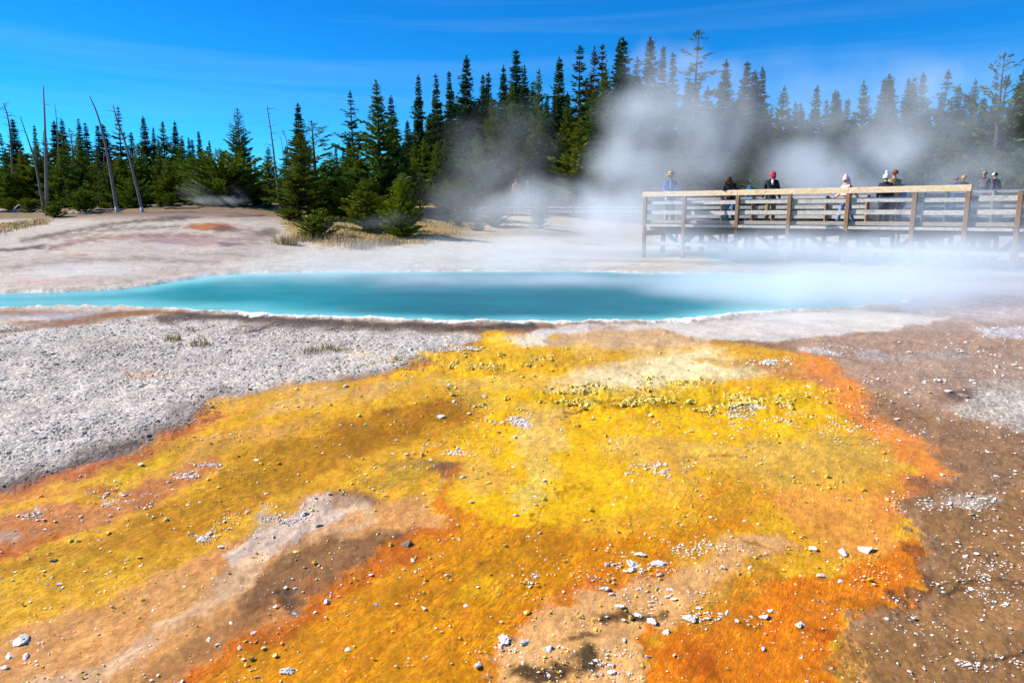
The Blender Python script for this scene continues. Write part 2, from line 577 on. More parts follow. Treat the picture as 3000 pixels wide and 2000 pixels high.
    poly([(1590, 962), (1700, 952), (2050, 944), (2300, 918), (2500, 905), (2780, 930), (2640, 962), (2400, 985), (2250, 1000), (2050, 992), (1960, 964), (1750, 966), (1650, 980), (1600, 1000), (1560, 985)], (216, 202, 184), 7, wt=0.8, gr=0.0, fl=0.0)
    band([(1720, 962), (1850, 962), (1990, 976)], 4, (186, 150, 122), 6, 0.8, br=4)
    poly([(1430, 985), (1600, 986), (1600, 1020), (1450, 1025)], (240, 222, 184), 10, fl=0.2)
    # bright yellow heart
    poly([(1180, 1096), (1300, 1046), (1420, 985), (1470, 985), (1640, 1050), (1720, 1140), (1900, 1150), (2300, 1128), (2420, 1190), (2500, 1250), (2450, 1300), (2200, 1350), (1900, 1480), (1700, 1560), (1500, 1600), (1340, 1560), (1290, 1480), (1320, 1350), (1400, 1200), (1300, 1130)],
         (255, 198, 2), 40, 0.95, br=26)
    poly([(620, 1180), (820, 1140), (1000, 1118), (1180, 1104), (1130, 1160), (1000, 1190), (800, 1200), (700, 1230)], (234, 172, 50), 22, 0.8, br=16)
    poly([(640, 1200), (900, 1165), (980, 1190), (800, 1240), (660, 1280), (560, 1290)], (244, 180, 20), 18, 0.9, br=18)
    # amber channel running down to the left
    poly([(1420, 1095), (1340, 1140), (1180, 1185), (1000, 1225), (820, 1300), (640, 1400), (420, 1490), (200, 1590), (-300, 1740), (-300, 1900), (0, 1800), (320, 1690), (560, 1580), (800, 1450), (1000, 1370), (1180, 1310), (1330, 1250), (1420, 1180)],
         (200, 142, 2), 26, 0.95, br=24, fl=1.0)
    poly([(1380, 1120), (1250, 1175), (1000, 1250), (960, 1320), (1100, 1300), (1300, 1230)], (178, 120, 0), 40, 0.7, br=22)
    poly([(700, 1500), (300, 1620), (0, 1690), (0, 1760), (400, 1640)], (228, 176, 16), 26, 0.7, br=26)
    poly([(-300, 1800), (0, 1690), (200, 1680), (340, 1700), (120, 1800), (-300, 1960)], (224, 170, 20), 26, 0.9, br=20)
    poly([(420, 1300), (560, 1270), (900, 1220), (820, 1290), (600, 1380), (480, 1420)], (212, 156, 34), 24, 0.7, br=20)
    band([(200, 1430), (330, 1392), (480, 1345)], 16, (240, 186, 20), 12, 0.85, br=14)
    # pink orange strip
    poly([(-200, 1600), (0, 1520), (250, 1468), (420, 1408), (640, 1355), (660, 1372), (480, 1450), (300, 1510), (120, 1560), (0, 1630), (-200, 1700)], (206, 132, 74), 12, 0.9, fl=0.7, br=10)
    band([(-100, 1660), (60, 1600), (180, 1550)], 12, (196, 96, 40), 12, 0.85, br=10)
    ell(20, 1570, 60, 22, (206, 172, 150), 0.8)
    band([(0, 1500), (120, 1462), (300, 1420)], 8, (214, 120, 60), 10, 0.7, br=10)
    # peach and lilac lower left, brown mound
    poly([(-400, 1960), (0, 1870), (300, 1770), (520, 1660), (640, 1590), (720, 1540), (900, 1450), (1050, 1440), (1230, 1470), (1260, 1520), (1180, 1620), (900, 1790), (700, 1880), (480, 2050), (-400, 2500)], (220, 158, 90), 26, 0.95, fl=0.5, br=16)
    band([(540, 1680), (600, 1640), (660, 1590)], 20, (206, 140, 76), 16, 0.7, br=14)
    poly([(640, 1642), (690, 1590), (800, 1525), (930, 1450), (1060, 1440), (1075, 1475), (980, 1530), (870, 1590), (800, 1650), (710, 1680)], (204, 178, 156), 12, 0.95, wt=0.45, fl=0.1, br=10)
    poly([(760, 1470), (800, 1545), (700, 1600), (660, 1640)], (212, 190, 170), 14, 0.6)
    band([(780, 1640), (700, 1690), (630, 1740), (540, 1800), (400, 1885), (240, 1970), (60, 2060)], 24, (228, 186, 142), 18, 0.85, br=14)
    band([(1010, 1470), (1060, 1490), (1080, 1520), (960, 1570), (850, 1620)], 14, (222, 178, 132), 14, 0.8, br=12)
    poly([(690, 1740), (830, 1640), (930, 1570), (1050, 1550), (1180, 1570), (1210, 1600), (1060, 1690), (880, 1780), (700, 1820), (600, 1820)], (138, 98, 60), 26, 0.95, wt=0.6, fl=0.2, br=20)
    poly([(560, 1850), (700, 1800), (850, 1790), (640, 1900), (480, 1990), (300, 2100)], (180, 124, 70), 26, 0.9, br=20)
    ell(850, 1758, 46, 11, (84, 64, 46), 0.85, rot=-14)
    ell(1280, 1380, 65, 30, (118, 84, 66), 0.9, wt=0.6)
    ell(1205, 1362, 80, 20, (150, 122, 60), 0.6)
    ell(1160, 1400, 110, 30, (184, 146, 44), 0.7)
    ell(1030, 1450, 90, 24, (140, 108, 82), 0.7)
    ell(1190, 1590, 40, 14, (104, 70, 40), 0.9)
    # lower centre amber sheet with orange margins
    SHEET = [(470, 2060), (640, 1930), (840, 1812), (1020, 1710), (1190, 1600), (1250, 1560), (1300, 1480), (1420, 1520), (1600, 1580), (1800, 1600), (2000, 1540), (2200, 1480), (2200, 1540), (2000, 1620), (1800, 1700), (1640, 1780), (1470, 1870), (1400, 1960), (1390, 2200), (300, 2400)]
    poly(SHEET, (226, 150, 0), 24, 0.95, fl=1.0, wt=0.75, br=14)
    poly([(1350, 1650), (1500, 1560), (1750, 1560), (1700, 1640), (1500, 1720), (1300, 1800), (1200, 1860), (1150, 1780)], (204, 138, 0), 28, 0.8, br=24)
    poly([(1340, 1680), (1470, 1660), (1420, 1740), (1300, 1760)], (232, 172, 14), 22, 0.8, br=20)
    band([(400, 2080), (640, 1935), (830, 1822), (1010, 1715), (1180, 1612), (1250, 1560), (1275, 1480)], 24, (214, 116, 18), 22, 0.95, br=16)
    band([(1395, 2100), (1400, 1970), (1460, 1880), (1620, 1790), (1790, 1700), (1930, 1640)], 24, (222, 126, 18), 24, 0.9, br=14)
    # pale central fan and cream delta
    poly([(1500, 1260), (1640, 1280), (1640, 1440), (1600, 1500), (1530, 1460)], (248, 210, 96), 34, 0.8, br=28)
    poly([(1250, 1110), (1420, 1130), (1500, 1190), (1380, 1220)], (240, 196, 70), 24, 0.6, br=20)
    poly([(1150, 1000 + 130), (1500, 1090), (1700, 1120), (1640, 1150), (1400, 1130)], (240, 196, 96), 20, 0.55, br=18)
    poly([(1600, 1145), (1680, 1095), (1860, 1040), (2060, 1020), (2180, 1040), (2190, 1075), (2050, 1130), (1900, 1150), (1700, 1160)], (248, 226, 172), 36, 0.9, fl=0.2, wt=0.4, br=16)
    band([(1720, 1130), (1800, 1145), (1900, 1160)], 6, (252, 240, 214), 8, 0.9, br=8)
    band([(1600, 1075), (1750, 1070), (1900, 1062)], 7, (226, 180, 100), 10, 0.6, br=8)
    poly([(2040, 1095), (2200, 1065), (2330, 1080), (2200, 1110), (2060, 1125)], (222, 204, 150), 14, 0.8)
    poly([(2050, 1050), (2160, 1045), (2360, 1060), (2340, 1078), (2120, 1080)], (204, 160, 70), 8, 0.8, br=8)
    poly([(1260, 1040), (1440, 1010), (1700, 1040), (1680, 1080), (1500, 1090), (1250, 1085)], (240, 184, 30), 16, 0.7, br=18)
    poly([(1640, 1020), (1720, 1000), (1760, 1040), (1680, 1060)], (236, 190, 80), 12, 0.7, br=10)
    ell(1640, 985, 26, 9, (246, 184, 16), 0.9)
    ell(1448, 984, 26, 8, (246, 184, 12), 0.95)
    poly([(820, 1152), (1000, 1128), (1250, 1112), (1120, 1160), (900, 1190), (700, 1215)], (238, 186, 98), 18, 0.8, br=16)
    poly([(1480, 1200), (1640, 1190), (1720, 1260), (1640, 1330), (1500, 1290)], (246, 202, 104), 22, 0.75, br=22)
    poly([(1750, 1285), (2100, 1300), (2330, 1325), (2100, 1385), (1800, 1350)], (240, 188, 84), 24, 0.7, br=22)
    poly([(1310, 1350), (1400, 1330), (1500, 1400), (1440, 1440), (1330, 1430)], (242, 186, 84), 20, 0.65, br=20)
    poly([(1820, 1400), (2000, 1380), (2040, 1440), (1880, 1470)], (236, 178, 70), 24, 0.6, br=20)
    poly([(720, 1245), (900, 1225), (860, 1270), (640, 1330), (520, 1370), (560, 1310)], (230, 166, 72), 20, 0.75, br=16)
    band([(1275, 1480), (1290, 1420), (1320, 1370)], 14, (222, 130, 30), 14, 0.8, br=12)
    # knobbly yellow-green terrace
    band([(1560, 1170), (1760, 1166), (1950, 1160), (2150, 1180), (2330, 1170)], 26, (226, 182, 8), 14, 0.9, br=16)
    band([(1640, 1185), (1750, 1180), (1960, 1178), (2200, 1210)], 8, (176, 138, 4), 12, 0.8, br=14)
    # right side of the mat
    poly([(2200, 1290), (2450, 1260), (2620, 1300), (2600, 1380), (2400, 1440), (2150, 1420)], (214, 168, 66), 40, 0.8, fl=0.4, br=20)
    poly([(2020, 1420), (2200, 1400), (2340, 1440), (2300, 1500), (2100, 1530), (2000, 1480)], (216, 150, 22), 34, 0.7, br=20)
    band([(2380, 1070), (2470, 1135), (2560, 1240), (2680, 1330), (2735, 1378), (2650, 1435), (2620, 1500)], 40, (236, 142, 56), 26, 0.95, fl=0.4, br=16)
    band([(2240, 1075), (2330, 1095), (2420, 1120)], 16, (204, 136, 84), 18, 0.8, br=12)
    poly([(2300, 1440), (2450, 1420), (2640, 1440), (2640, 1510), (2680, 1580), (2560, 1620), (2380, 1600), (2320, 1520)], (230, 154, 62), 30, 0.9, fl=0.5, br=18)
    poly([(1430, 1900), (1600, 1795), (1800, 1700), (2000, 1630), (2300, 1560), (2300, 1620), (2120, 1720), (1960, 1800), (1890, 1860), (1900, 1950), (1930, 2100), (1380, 2200), (1400, 1980)], (232, 174, 108), 24, 0.95, fl=0.3, br=16)
    poly([(1930, 2100), (1890, 1900), (1950, 1830), (2150, 1730), (2400, 1680), (2600, 1590), (2690, 1590), (2690, 1660), (2600, 1760), (2450, 1830), (2400, 1900), (2360, 2100)], (232, 130, 8), 24, 0.95, fl=0.9, br=18)
    poly([(2040, 1700), (2240, 1640), (2300, 1720), (2150, 1800), (2000, 1830), (1960, 1780)], (206, 142, 30), 28, 0.75, br=18)
    ell(2080, 1920, 100, 60, (186, 92, 8), 0.8)
    ell(2440, 1850, 50, 20, (190, 84, 8), 0.8)
    band([(2440, 1770), (2540, 1770), (2700, 1785), (2900, 1800)], 9, (150, 90, 20), 12, 0.7, br=12)
    poly([(2420, 1880), (2560, 1840), (2660, 1880), (2760, 2000), (2800, 2200), (2380, 2200)], (176, 126, 66), 22, 0.85, wt=0.3, gr=0.8, br=22)
    band([(2660, 1600), (2700, 1640), (2690, 1690), (2640, 1740)], 18, (126, 78, 40), 16, 0.85, br=18)
    # dark patches at the bottom
    ell(1560, 1965, 110, 34, (86, 62, 34), 0.95, wt=0.7)
    ell(1750, 1945, 75, 62, (76, 60, 38), 0.95, wt=0.7)
    ell(1860, 1800, 70, 22, (84, 60, 30), 0.95, wt=0.7)
    ell(1760, 1860, 60, 12, (112, 78, 46), 0.8, wt=0.7)
    ell(1480, 1880, 40, 14, (116, 86, 58), 0.8)
    band([(1885, 1830), (1890, 1890), (1950, 1910)], 14, (232, 128, 10), 12, 0.95, br=8)
    # right brown crust details
    poly([(2700, 1480), (3900, 1300), (3900, 2600), (2500, 2600), (2520, 1850), (2700, 1740), (2760, 1600)], (146, 106, 62), 40, 0.9, wt=0.65, gr=0.3, br=24)
    poly([(2780, 1780), (3900, 1700), (3900, 1900), (2850, 1860)], (164, 120, 72), 40, 0.7, br=20)
    ell(2990, 1190, 150, 70, (198, 186, 170), 0.9, wt=0.1, gr=1.0)
    ell(2900, 1130, 120, 26, (170, 156, 138), 0.7, gr=0.9)
    ell(2980, 975, 120, 22, (208, 200, 196), 0.8, gr=0.8)
    ell(2420, 1032, 70, 9, (208, 200, 194), 0.85, gr=0.8, rot=6)
    ell(2600, 1040, 90, 12, (190, 178, 170), 0.7, gr=0.8, rot=9)
    ell(2780, 1040, 120, 16, (176, 160, 148), 0.7, gr=0.8)
    ell(2800, 1160, 60, 14, (106, 84, 68), 0.7)
    ell(2840, 1475, 90, 18, (176, 160, 140), 0.7, gr=0.8)
    ell(2720, 1420, 80, 26, (130, 92, 70), 0.7)
    for (a, b) in (([(2740, 1730), (2850, 1725), (2960, 1705)], 5), ([(2780, 1925), (2900, 1935), (3000, 1915)], 6)):
        band(a, b, (84, 60, 36), 8, 0.85, br=8)
    # white sinter rim along the near shore
    xs = (np.abs(X) < 22) & (Y > 6) & (Y < 24)
    ix = np.nonzero(xs)[0]
    sd = sdf_poly(POOL, X[ix], Y[ix]) + 0.10 * fbm(X[ix] * 1.7, Y[ix] * 1.7, 3, 5)
    nearside = dist_line(POOL[:NEAR_N], X[ix], Y[ix]) < 1.2
    wd = 0.19 + 0.12 * fbm(X[ix] * 1.3, Y[ix] * 1.3, 3, 83) + 0.06 * fbm(X[ix] * 9, Y[ix] * 9, 2, 87)
    wd = wd * np.where(nearside, np.where(X[ix] > 4.2, 0.3, np.where(X[ix] < -4.5, 0.6, 1.0)), 0.22)
    w = sstep(wd + 0.04, wd - 0.02, sd) * (sd > -0.35)
    apply(w * np.where(nearside, 1.0, 0.5), ix, (246, 242, 234), 0.3, 0.55, 0.0)
    w = sstep(-0.1, -0.5, sd)
    apply(w, ix, (150, 196, 196), 0.5, 0.0, 0.0)
    rimw = np.zeros(N); rimw[ix] = np.exp(-((sd - 0.12) / 0.2) ** 2)
    # cracks and small ledges in the mats
    for P in ([(1640, 1475), (1660, 1450), (1710, 1440), (1760, 1425)], [(1640, 1480), (1640, 1510), (1590, 1550), (1540, 1590), (1470, 1600)], [(1270, 1690), (1290, 1650), (1380, 1630), (1460, 1615)],
              [(1180, 1265), (1220, 1270), (1255, 1278)], [(1100, 1210), (1200, 1190), (1290, 1180)], [(1640, 1215), (1760, 1200), (1850, 1195)], [(2220, 1610), (2300, 1630), (2400, 1625), (2520, 1610)], [(1900, 1800), (2000, 1815), (2150, 1810), (2260, 1800)], [(2000, 1355), (2200, 1345)]):
        band(P, 2.5, (150, 96, 0), 5, 0.75, br=5)
    # ---- real relief
    near = sstep(60, 20, np.hypot(X, Y))
    b1 = fbm(X * 4.0, Y * 4.0, 4, 101)
    b2 = np.abs(fbm(X * 2.2 + 9, Y * 2.2, 4, 111))
    b3 = fbm(X * 14, Y * 14, 3, 121)
    rad_ = np.hypot(X, Y)
    b3 = b3 * sstep(15, 8, rad_)
    b1 = b1 * sstep(30, 15, rad_)
    terr = np.zeros(N)
    t_in = (u > 1500) & (u < 2420) & (v > 1120) & (v < 1230)
    terr[t_in] = sstep(1120, 1150, v[t_in]) * sstep(1230, 1195, v[t_in]) * sstep(1500, 1620, u[t_in]) * sstep(2420, 2280, u[t_in])
    t_in = (u > 1180) & (u < 1760) & (v > 1030) & (v < 1110)
    terr[t_in] = np.maximum(terr[t_in], 0.7 * sstep(1030, 1055, v[t_in]) * sstep(1110, 1080, v[t_in]) * sstep(1180, 1260, u[t_in]) * sstep(1760, 1640, u[t_in]))
    sheet = (grav < 0.03)
    amp = np.where(sheet, 0.1, 1.0) * near
    inpool = np.zeros(N); inpool[ix] = sstep(0.0, -0.3, sd)
    amp = amp * (1 - inpool)
    Z2 = Z + amp * (0.010 * b1 + 0.010 * (0.35 - b2) + (0.002 + 0.004 * grav) * b3 + terr * (0.008 * b3 + 0.014 * b1) + rimw * 0.012 * b1)
    V = np.c_[X, Y, Z2]
    I = np.arange(nr * nt_).reshape(nr, nt_)
    a = I[:-1, :]; b = np.roll(I, -1, 1)[:-1, :]; c = np.roll(I, -1, 1)[1:, :]; d = I[1:, :]
    F = np.stack([a, d, c, b], -1).reshape(-1, 4)
    me = np_mesh("ground", V, F, True, {"tint": col, "wet": wet, "grav": grav, "flow": flow})
    return me

def ground_material():
    m, nt, b = new_mat("sinter_and_mat")
    at_ = lambda n: nd(nt, "ShaderNodeAttribute", attribute_name=n)
    tint = at_("tint").outputs["Color"]
    wet, grav, flow = at_("wet").outputs["Fac"], at_("grav").outputs["Fac"], at_("flow").outputs["Fac"]
    pos = nd(nt, "ShaderNodeNewGeometry").outputs["Position"]
    # mottling
    n1 = nd(nt, "ShaderNodeTexNoise", {"Vector": pos, "Scale": 2.6, "Detail": 9.0, "Roughness": 0.62}).outputs["Fac"]
    n2 = nd(nt, "ShaderNodeTexNoise", {"Vector": pos, "Scale": 16.0, "Detail": 9.0, "Roughness": 0.78}).outputs["Fac"]
    # flow streaks running down slope to the lower left
    mp = nd(nt, "ShaderNodeMapping", {"Vector": pos, "Rotation": (0, 0, R(-58))})
    mp = nd(nt, "ShaderNodeMapping", {"Vector": mp.outputs[0], "Scale": (0.8, 5.5, 1.0)})
    n3 = nd(nt, "ShaderNodeTexNoise", {"Vector": mp.outputs[0], "Scale": 1.5, "Detail": 9.0, "Roughness": 0.62, "Distortion": 0.6}).outputs["Fac"]
    vor = nd(nt, "ShaderNodeTexVoronoi", {"Vector": pos, "Scale": 30.0, "Randomness": 1.0})
    vor2 = nd(nt, "ShaderNodeTexVoronoi", {"Vector": pos, "Scale": 58.0, "Randomness": 1.0})
    v1 = maprange(nt, n1, 0.3, 0.7, 0.88, 1.34)
    c = mixc(nt, 1.0, tint, nd(nt, "ShaderNodeCombineColor", {0: v1, 1: v1, 2: v1}).outputs[0], 'MULTIPLY')
    v2 = maprange(nt, n2, 0.32, 0.68, 0.64, 1.28)
    c = mixc(nt, 1.0, c, nd(nt, "ShaderNodeCombineColor", {0: v2, 1: v2, 2: v2}).outputs[0], 'MULTIPLY')
    # orange / olive drift inside the mats
    s3 = maprange(nt, n3, 0.42, 0.62, 0.0, 1.0)
    warm = mixc(nt, 1.0, c, (1.0, 0.74, 0.50), 'MULTIPLY')
    c = mixc(nt, mathn(nt, 'MULTIPLY', mathn(nt, 'MULTIPLY', s3, flow), 0.7, clamp=True), c, warm)
    s4 = maprange(nt, n3, 0.47, 0.34, 0.0, 1.0)
    olive = mixc(nt, 1.0, c, (0.86, 0.82, 0.40), 'MULTIPLY')
    c = mixc(nt, mathn(nt, 'MULTIPLY', mathn(nt, 'MULTIPLY', s4, flow), 0.55, clamp=True), c, olive)
    wr = nd(nt, "ShaderNodeTexNoise", {"Vector": mp.outputs[0], "Scale": 5.0, "Detail": 6.0, "Roughness": 0.6, "Distortion": 1.2}).outputs["Fac"]
    wr = maprange(nt, mathn(nt, 'ABSOLUTE', mathn(nt, 'SUBTRACT', wr, 0.5)), 0.0, 0.03, 0.62, 1.08)
    wr2 = nd(nt, "ShaderNodeTexNoise", {"Vector": mp.outputs[0], "Scale": 13.0, "Detail": 5.0, "Roughness": 0.6, "Distortion": 1.5}).outputs["Fac"]
    wr2 = maprange(nt, mathn(nt, 'ABSOLUTE', mathn(nt, 'SUBTRACT', wr2, 0.5)), 0.0, 0.05, 0.76, 1.12)
    wr = mathn(nt, 'MULTIPLY', wr, wr2)
    wrc = mixc(nt, 1.0, c, nd(nt, "ShaderNodeCombineColor", {0: wr, 1: wr, 2: wr}).outputs[0], 'MULTIPLY')
    c = mixc(nt, mathn(nt, 'MULTIPLY', maprange(nt, n1, 0.42, 0.6), flow, clamp=True), c, wrc)
    # pebbles: each with its own shade
    pc = nd(nt, "ShaderNodeSeparateColor", {0: vor.outputs["Color"]}).outputs[0]
    pc2 = nd(nt, "ShaderNodeSeparateColor", {0: vor2.outputs["Color"]}).outputs[1]
    pv = mathn(nt, 'MULTIPLY', maprange(nt, pc, 0, 1, 0.62, 1.25), maprange(nt, pc2, 0, 1, 0.8, 1.14))
    peb = mixc(nt, 1.0, c, nd(nt, "ShaderNodeCombineColor", {0: pv, 1: pv, 2: pv}).outputs[0], 'MULTIPLY')
    c = mixc(nt, mathn(nt, 'MULTIPLY', grav, 0.8, clamp=True), c, peb)
    nt.links.new(c, b.inputs["Base Color"])
    rough = maprange(nt, wet, 0.0, 1.0, 0.95, 0.22)
    rough = mathn(nt, 'ADD', rough, maprange(nt, n2, 0.3, 0.7, -0.12, 0.12), clamp=True)
    nt.links.new(rough, b.inputs["Roughness"])
    nt.links.new(maprange(nt, wet, 0, 1, 0.08, 0.14), b.inputs["Specular IOR Level"])
    # fine relief
    h = mathn(nt, 'MULTIPLY', n2, 0.007)
    n5 = nd(nt, "ShaderNodeTexNoise", {"Vector": pos, "Scale": 55.0, "Detail": 5.0, "Roughness": 0.6}).outputs["Fac"]
    h = mathn(nt, 'ADD', h, mathn(nt, 'MULTIPLY', n5, 0.0055))
    h = mathn(nt, 'ADD', h, mathn(nt, 'MULTIPLY', mathn(nt, 'MULTIPLY', n3, flow), 0.014))
    ph = mathn(nt, 'ADD', mathn(nt, 'MULTIPLY', vor.outputs["Distance"], -0.6), mathn(nt, 'MULTIPLY', pc, 0.4))
    h = mathn(nt, 'ADD', h, mathn(nt, 'MULTIPLY', mathn(nt, 'MULTIPLY', ph, grav), 0.02))
    dry = mathn(nt, 'SUBTRACT', 1.0, mathn(nt, 'MULTIPLY', mathn(nt, 'LESS_THAN', grav, 0.03), 0.85))
    h = mathn(nt, 'ADD', h, mathn(nt, 'MULTIPLY', mathn(nt, 'MULTIPLY', wr, flow), 0.012))
    bmp = nd(nt, "ShaderNodeBump", {"Strength": 0.7, "Distance": 1.0, "Height": mathn(nt, 'MULTIPLY', h, dry)})
    nt.links.new(bmp.outputs[0], b.inputs["Normal"])
    return m

ground = link("ground", build_ground(), ground_material())
tag(ground, "pale sinter crust with yellow and orange bacterial mats running down from the pool", "ground", kind="structure")

def build_water():
    # one sheet at the pool's level, its shore hidden under the sinter lip
    P = POOL
    bm = bmesh.new()
    c = P.mean(0)
    n = len(P)
    xs = np.linspace(P[:, 0].min() - .5, P[:, 0].max() + .5, 260)
    ys = np.linspace(P[:, 1].min() - .5, P[:, 1].max() + .5, 110)
    GX, GY = np.meshgrid(xs, ys)
    sd = sdf_poly(P, GX.ravel(), GY.ravel())
    ok = (sd < 0.35).reshape(GX.shape)
    V = np.c_[GX.ravel(), GY.ravel(), np.full(GX.size, WATER_Z)]
    I = np.arange(GX.size).reshape(GX.shape)
    f = ok[:-1, :-1] & ok[1:, :-1] & ok[1:, 1:] & ok[:-1, 1:]
    F = np.stack([I[:-1, :-1][f], I[:-1, 1:][f], I[1:, 1:][f], I[1:, :-1][f]], -1)
    used = np.unique(F)
    re = np.full(GX.size, -1); re[used] = np.arange(len(used))
    x, y, s = V[used, 0], V[used, 1], sd[used]
    # colour of the water body by depth: pale shelf, turquoise, deep teal vent
    u_, v_ = to_px(x, y, np.full(len(x), WATER_Z))
    dep = sstep(0.0, -1.6, s + 0.25 * fbm(x * 0.8, y * 0.8, 3, 201))
    shelf, mid, deep = lin((110, 190, 192)), lin((0, 132, 140)), lin((0, 100, 116))
    colr = shelf * (1 - dep[:, None]) + mid * dep[:, None]
    dp = sstep(700, 1250, u_ + 60 * fbm(x * .5, y * .5, 3, 207)) * sstep(2350, 1900, u_) * sstep(0, -1.0, s)
    dp = np.clip(dp * (0.85 + 0.2 * fbm(x * 0.5, y * 0.9, 3, 211)), 0, 1)[:, None]
    colr = colr * (1 - dp) + deep * dp
    lf = sstep(620, 100, u_)[:, None] * 0.75
    colr = colr * (1 - lf) + lin((112, 182, 186)) * lf
    return np_mesh("hot_spring_water", V[used], re[F], True, {"tint": np.clip(colr * 0.9, 0, 1)})

def water_material():
    m, nt, b = new_mat("hot_spring_water")
    a = nd(nt, "ShaderNodeAttribute", attribute_name="tint").outputs["Color"]
    pos = nd(nt, "ShaderNodeNewGeometry").outputs["Position"]
    mp0 = nd(nt, "ShaderNodeMapping", {"Vector": pos, "Scale": (0.7, 1.3, 1.0)})
    n = nd(nt, "ShaderNodeTexNoise", {"Vector": mp0.outputs[0], "Scale": 0.9, "Detail": 6.0, "Roughness": 0.65}).outputs["Fac"]
    f = maprange(nt, n, 0.3, 0.7, 0.84, 1.14)
    c = mixc(nt, 1.0, a, nd(nt, "ShaderNodeCombineColor", {0: f, 1: f, 2: f}).outputs[0], 'MULTIPLY')
    mp = nd(nt, "ShaderNodeMapping", {"Vector": pos, "Scale": (1.0, 2.2, 1.0)})
    w = nd(nt, "ShaderNodeTexNoise", {"Vector": mp.outputs[0], "Scale": 5.0, "Detail": 4.0, "Roughness": 0.6, "Distortion": 0.5}).outputs["Fac"]
    bp = nd(nt, "ShaderNodeBump", {"Strength": 0.5, "Distance": 0.05, "Height": w})
    d = nd(nt, "ShaderNodeBsdfDiffuse", {"Color": c})
    g = nd(nt, "ShaderNodeBsdfGlossy", {"Color": (0.9, 0.95, 1, 1), "Roughness": 0.10, "Normal": bp.outputs[0]})
    lw = nd(nt, "ShaderNodeFresnel", {"IOR": 1.2, "Normal": bp.outputs[0]}).outputs[0]
    mx = nd(nt, "ShaderNodeMixShader", {"Fac": mathn(nt, 'MULTIPLY', lw, 0.30)})
    nt.links.new(d.outputs[0], mx.inputs[1]); nt.links.new(g.outputs[0], mx.inputs[2])
    nt.links.new(mx.outputs[0], nt.nodes["Material Output"].inputs["Surface"])
    nt.nodes.remove(b)
    return m
water = link("hot_spring_water", build_water(), water_material())
tag(water, "turquoise hot spring pool with a white crusted rim", "hot spring", kind="structure")
# ------------------------------------------------------------------ conifers
def foliage_mat(name, c_dark, c_light, brown=None):
    m = bpy.data.materials.new(name)
    m.use_nodes = True
    nt = m.node_tree
    nt.nodes.clear()
    out = nd(nt, "ShaderNodeOutputMaterial")
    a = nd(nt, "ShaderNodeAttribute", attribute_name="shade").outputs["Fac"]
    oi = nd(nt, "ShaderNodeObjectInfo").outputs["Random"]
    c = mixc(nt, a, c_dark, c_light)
    f = maprange(nt, oi, 0, 1, 0.75, 1.2)
    g = maprange(nt, oi, 0, 1, 1.12, 0.9)
    c = mixc(nt, 1.0, c, nd(nt, "ShaderNodeCombineColor", {0: f, 1: 1.0, 2: g}).outputs[0], 'MULTIPLY')
    if brown is not None:
        oz = nd(nt, "ShaderNodeTexCoord").outputs["Object"]
        z = nd(nt, "ShaderNodeSeparateXYZ", {0: oz}).outputs["Z"]
        c = mixc(nt, maprange(nt, z, brown[1], brown[2], 0, 0.9), c, brown[0])
    d = nd(nt, "ShaderNodeBsdfDiffuse", {"Color": c})
    t = nd(nt, "ShaderNodeBsdfTranslucent", {"Color": c})
    mx = nd(nt, "ShaderNodeMixShader", {"Fac": 0.22})
    nt.links.new(d.outputs[0], mx.inputs[1])
    nt.links.new(t.outputs[0], mx.inputs[2])
    nt.links.new(mx.outputs[0], out.inputs["Surface"])
    return m

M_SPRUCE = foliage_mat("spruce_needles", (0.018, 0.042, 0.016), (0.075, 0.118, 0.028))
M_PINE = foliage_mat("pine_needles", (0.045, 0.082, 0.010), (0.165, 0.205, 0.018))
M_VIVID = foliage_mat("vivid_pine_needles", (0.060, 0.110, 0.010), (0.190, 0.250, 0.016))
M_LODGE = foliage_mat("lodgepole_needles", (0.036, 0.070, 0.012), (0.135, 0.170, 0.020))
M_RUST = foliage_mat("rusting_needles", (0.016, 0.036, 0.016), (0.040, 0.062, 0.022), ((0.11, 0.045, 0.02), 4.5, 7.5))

def bark_mat(name, c0, c1):
    m, nt, b = new_mat(name)
    tcn = nd(nt, "ShaderNodeTexCoord").outputs["Object"]
    mp = nd(nt, "ShaderNodeMapping", {"Vector": tcn, "Scale": (9, 9, 1.2)})
    n = nd(nt, "ShaderNodeTexNoise", {"Vector": mp.outputs[0], "Scale": 3.0, "Detail": 6.0, "Roughness": 0.65}).outputs["Fac"]
    nt.links.new(mixc(nt, maprange(nt, n, 0.3, 0.7), c0, c1), b.inputs["Base Color"])
    b.inputs["Roughness"].default_value = 0.9
    bp = nd(nt, "ShaderNodeBump", {"Strength": 0.6, "Distance": 0.03, "Height": n})
    nt.links.new(bp.outputs[0], b.inputs["Normal"])
    return m
M_BARK = bark_mat("conifer_bark", (0.05, 0.036, 0.026), (0.12, 0.09, 0.07))
M_SNAG = bark_mat("bare_grey_wood", (0.085, 0.075, 0.068), (0.26, 0.24, 0.22))
M_SNAGFOOT = bark_mat("silica_whitened_wood", (0.35, 0.33, 0.31), (0.62, 0.60, 0.57))

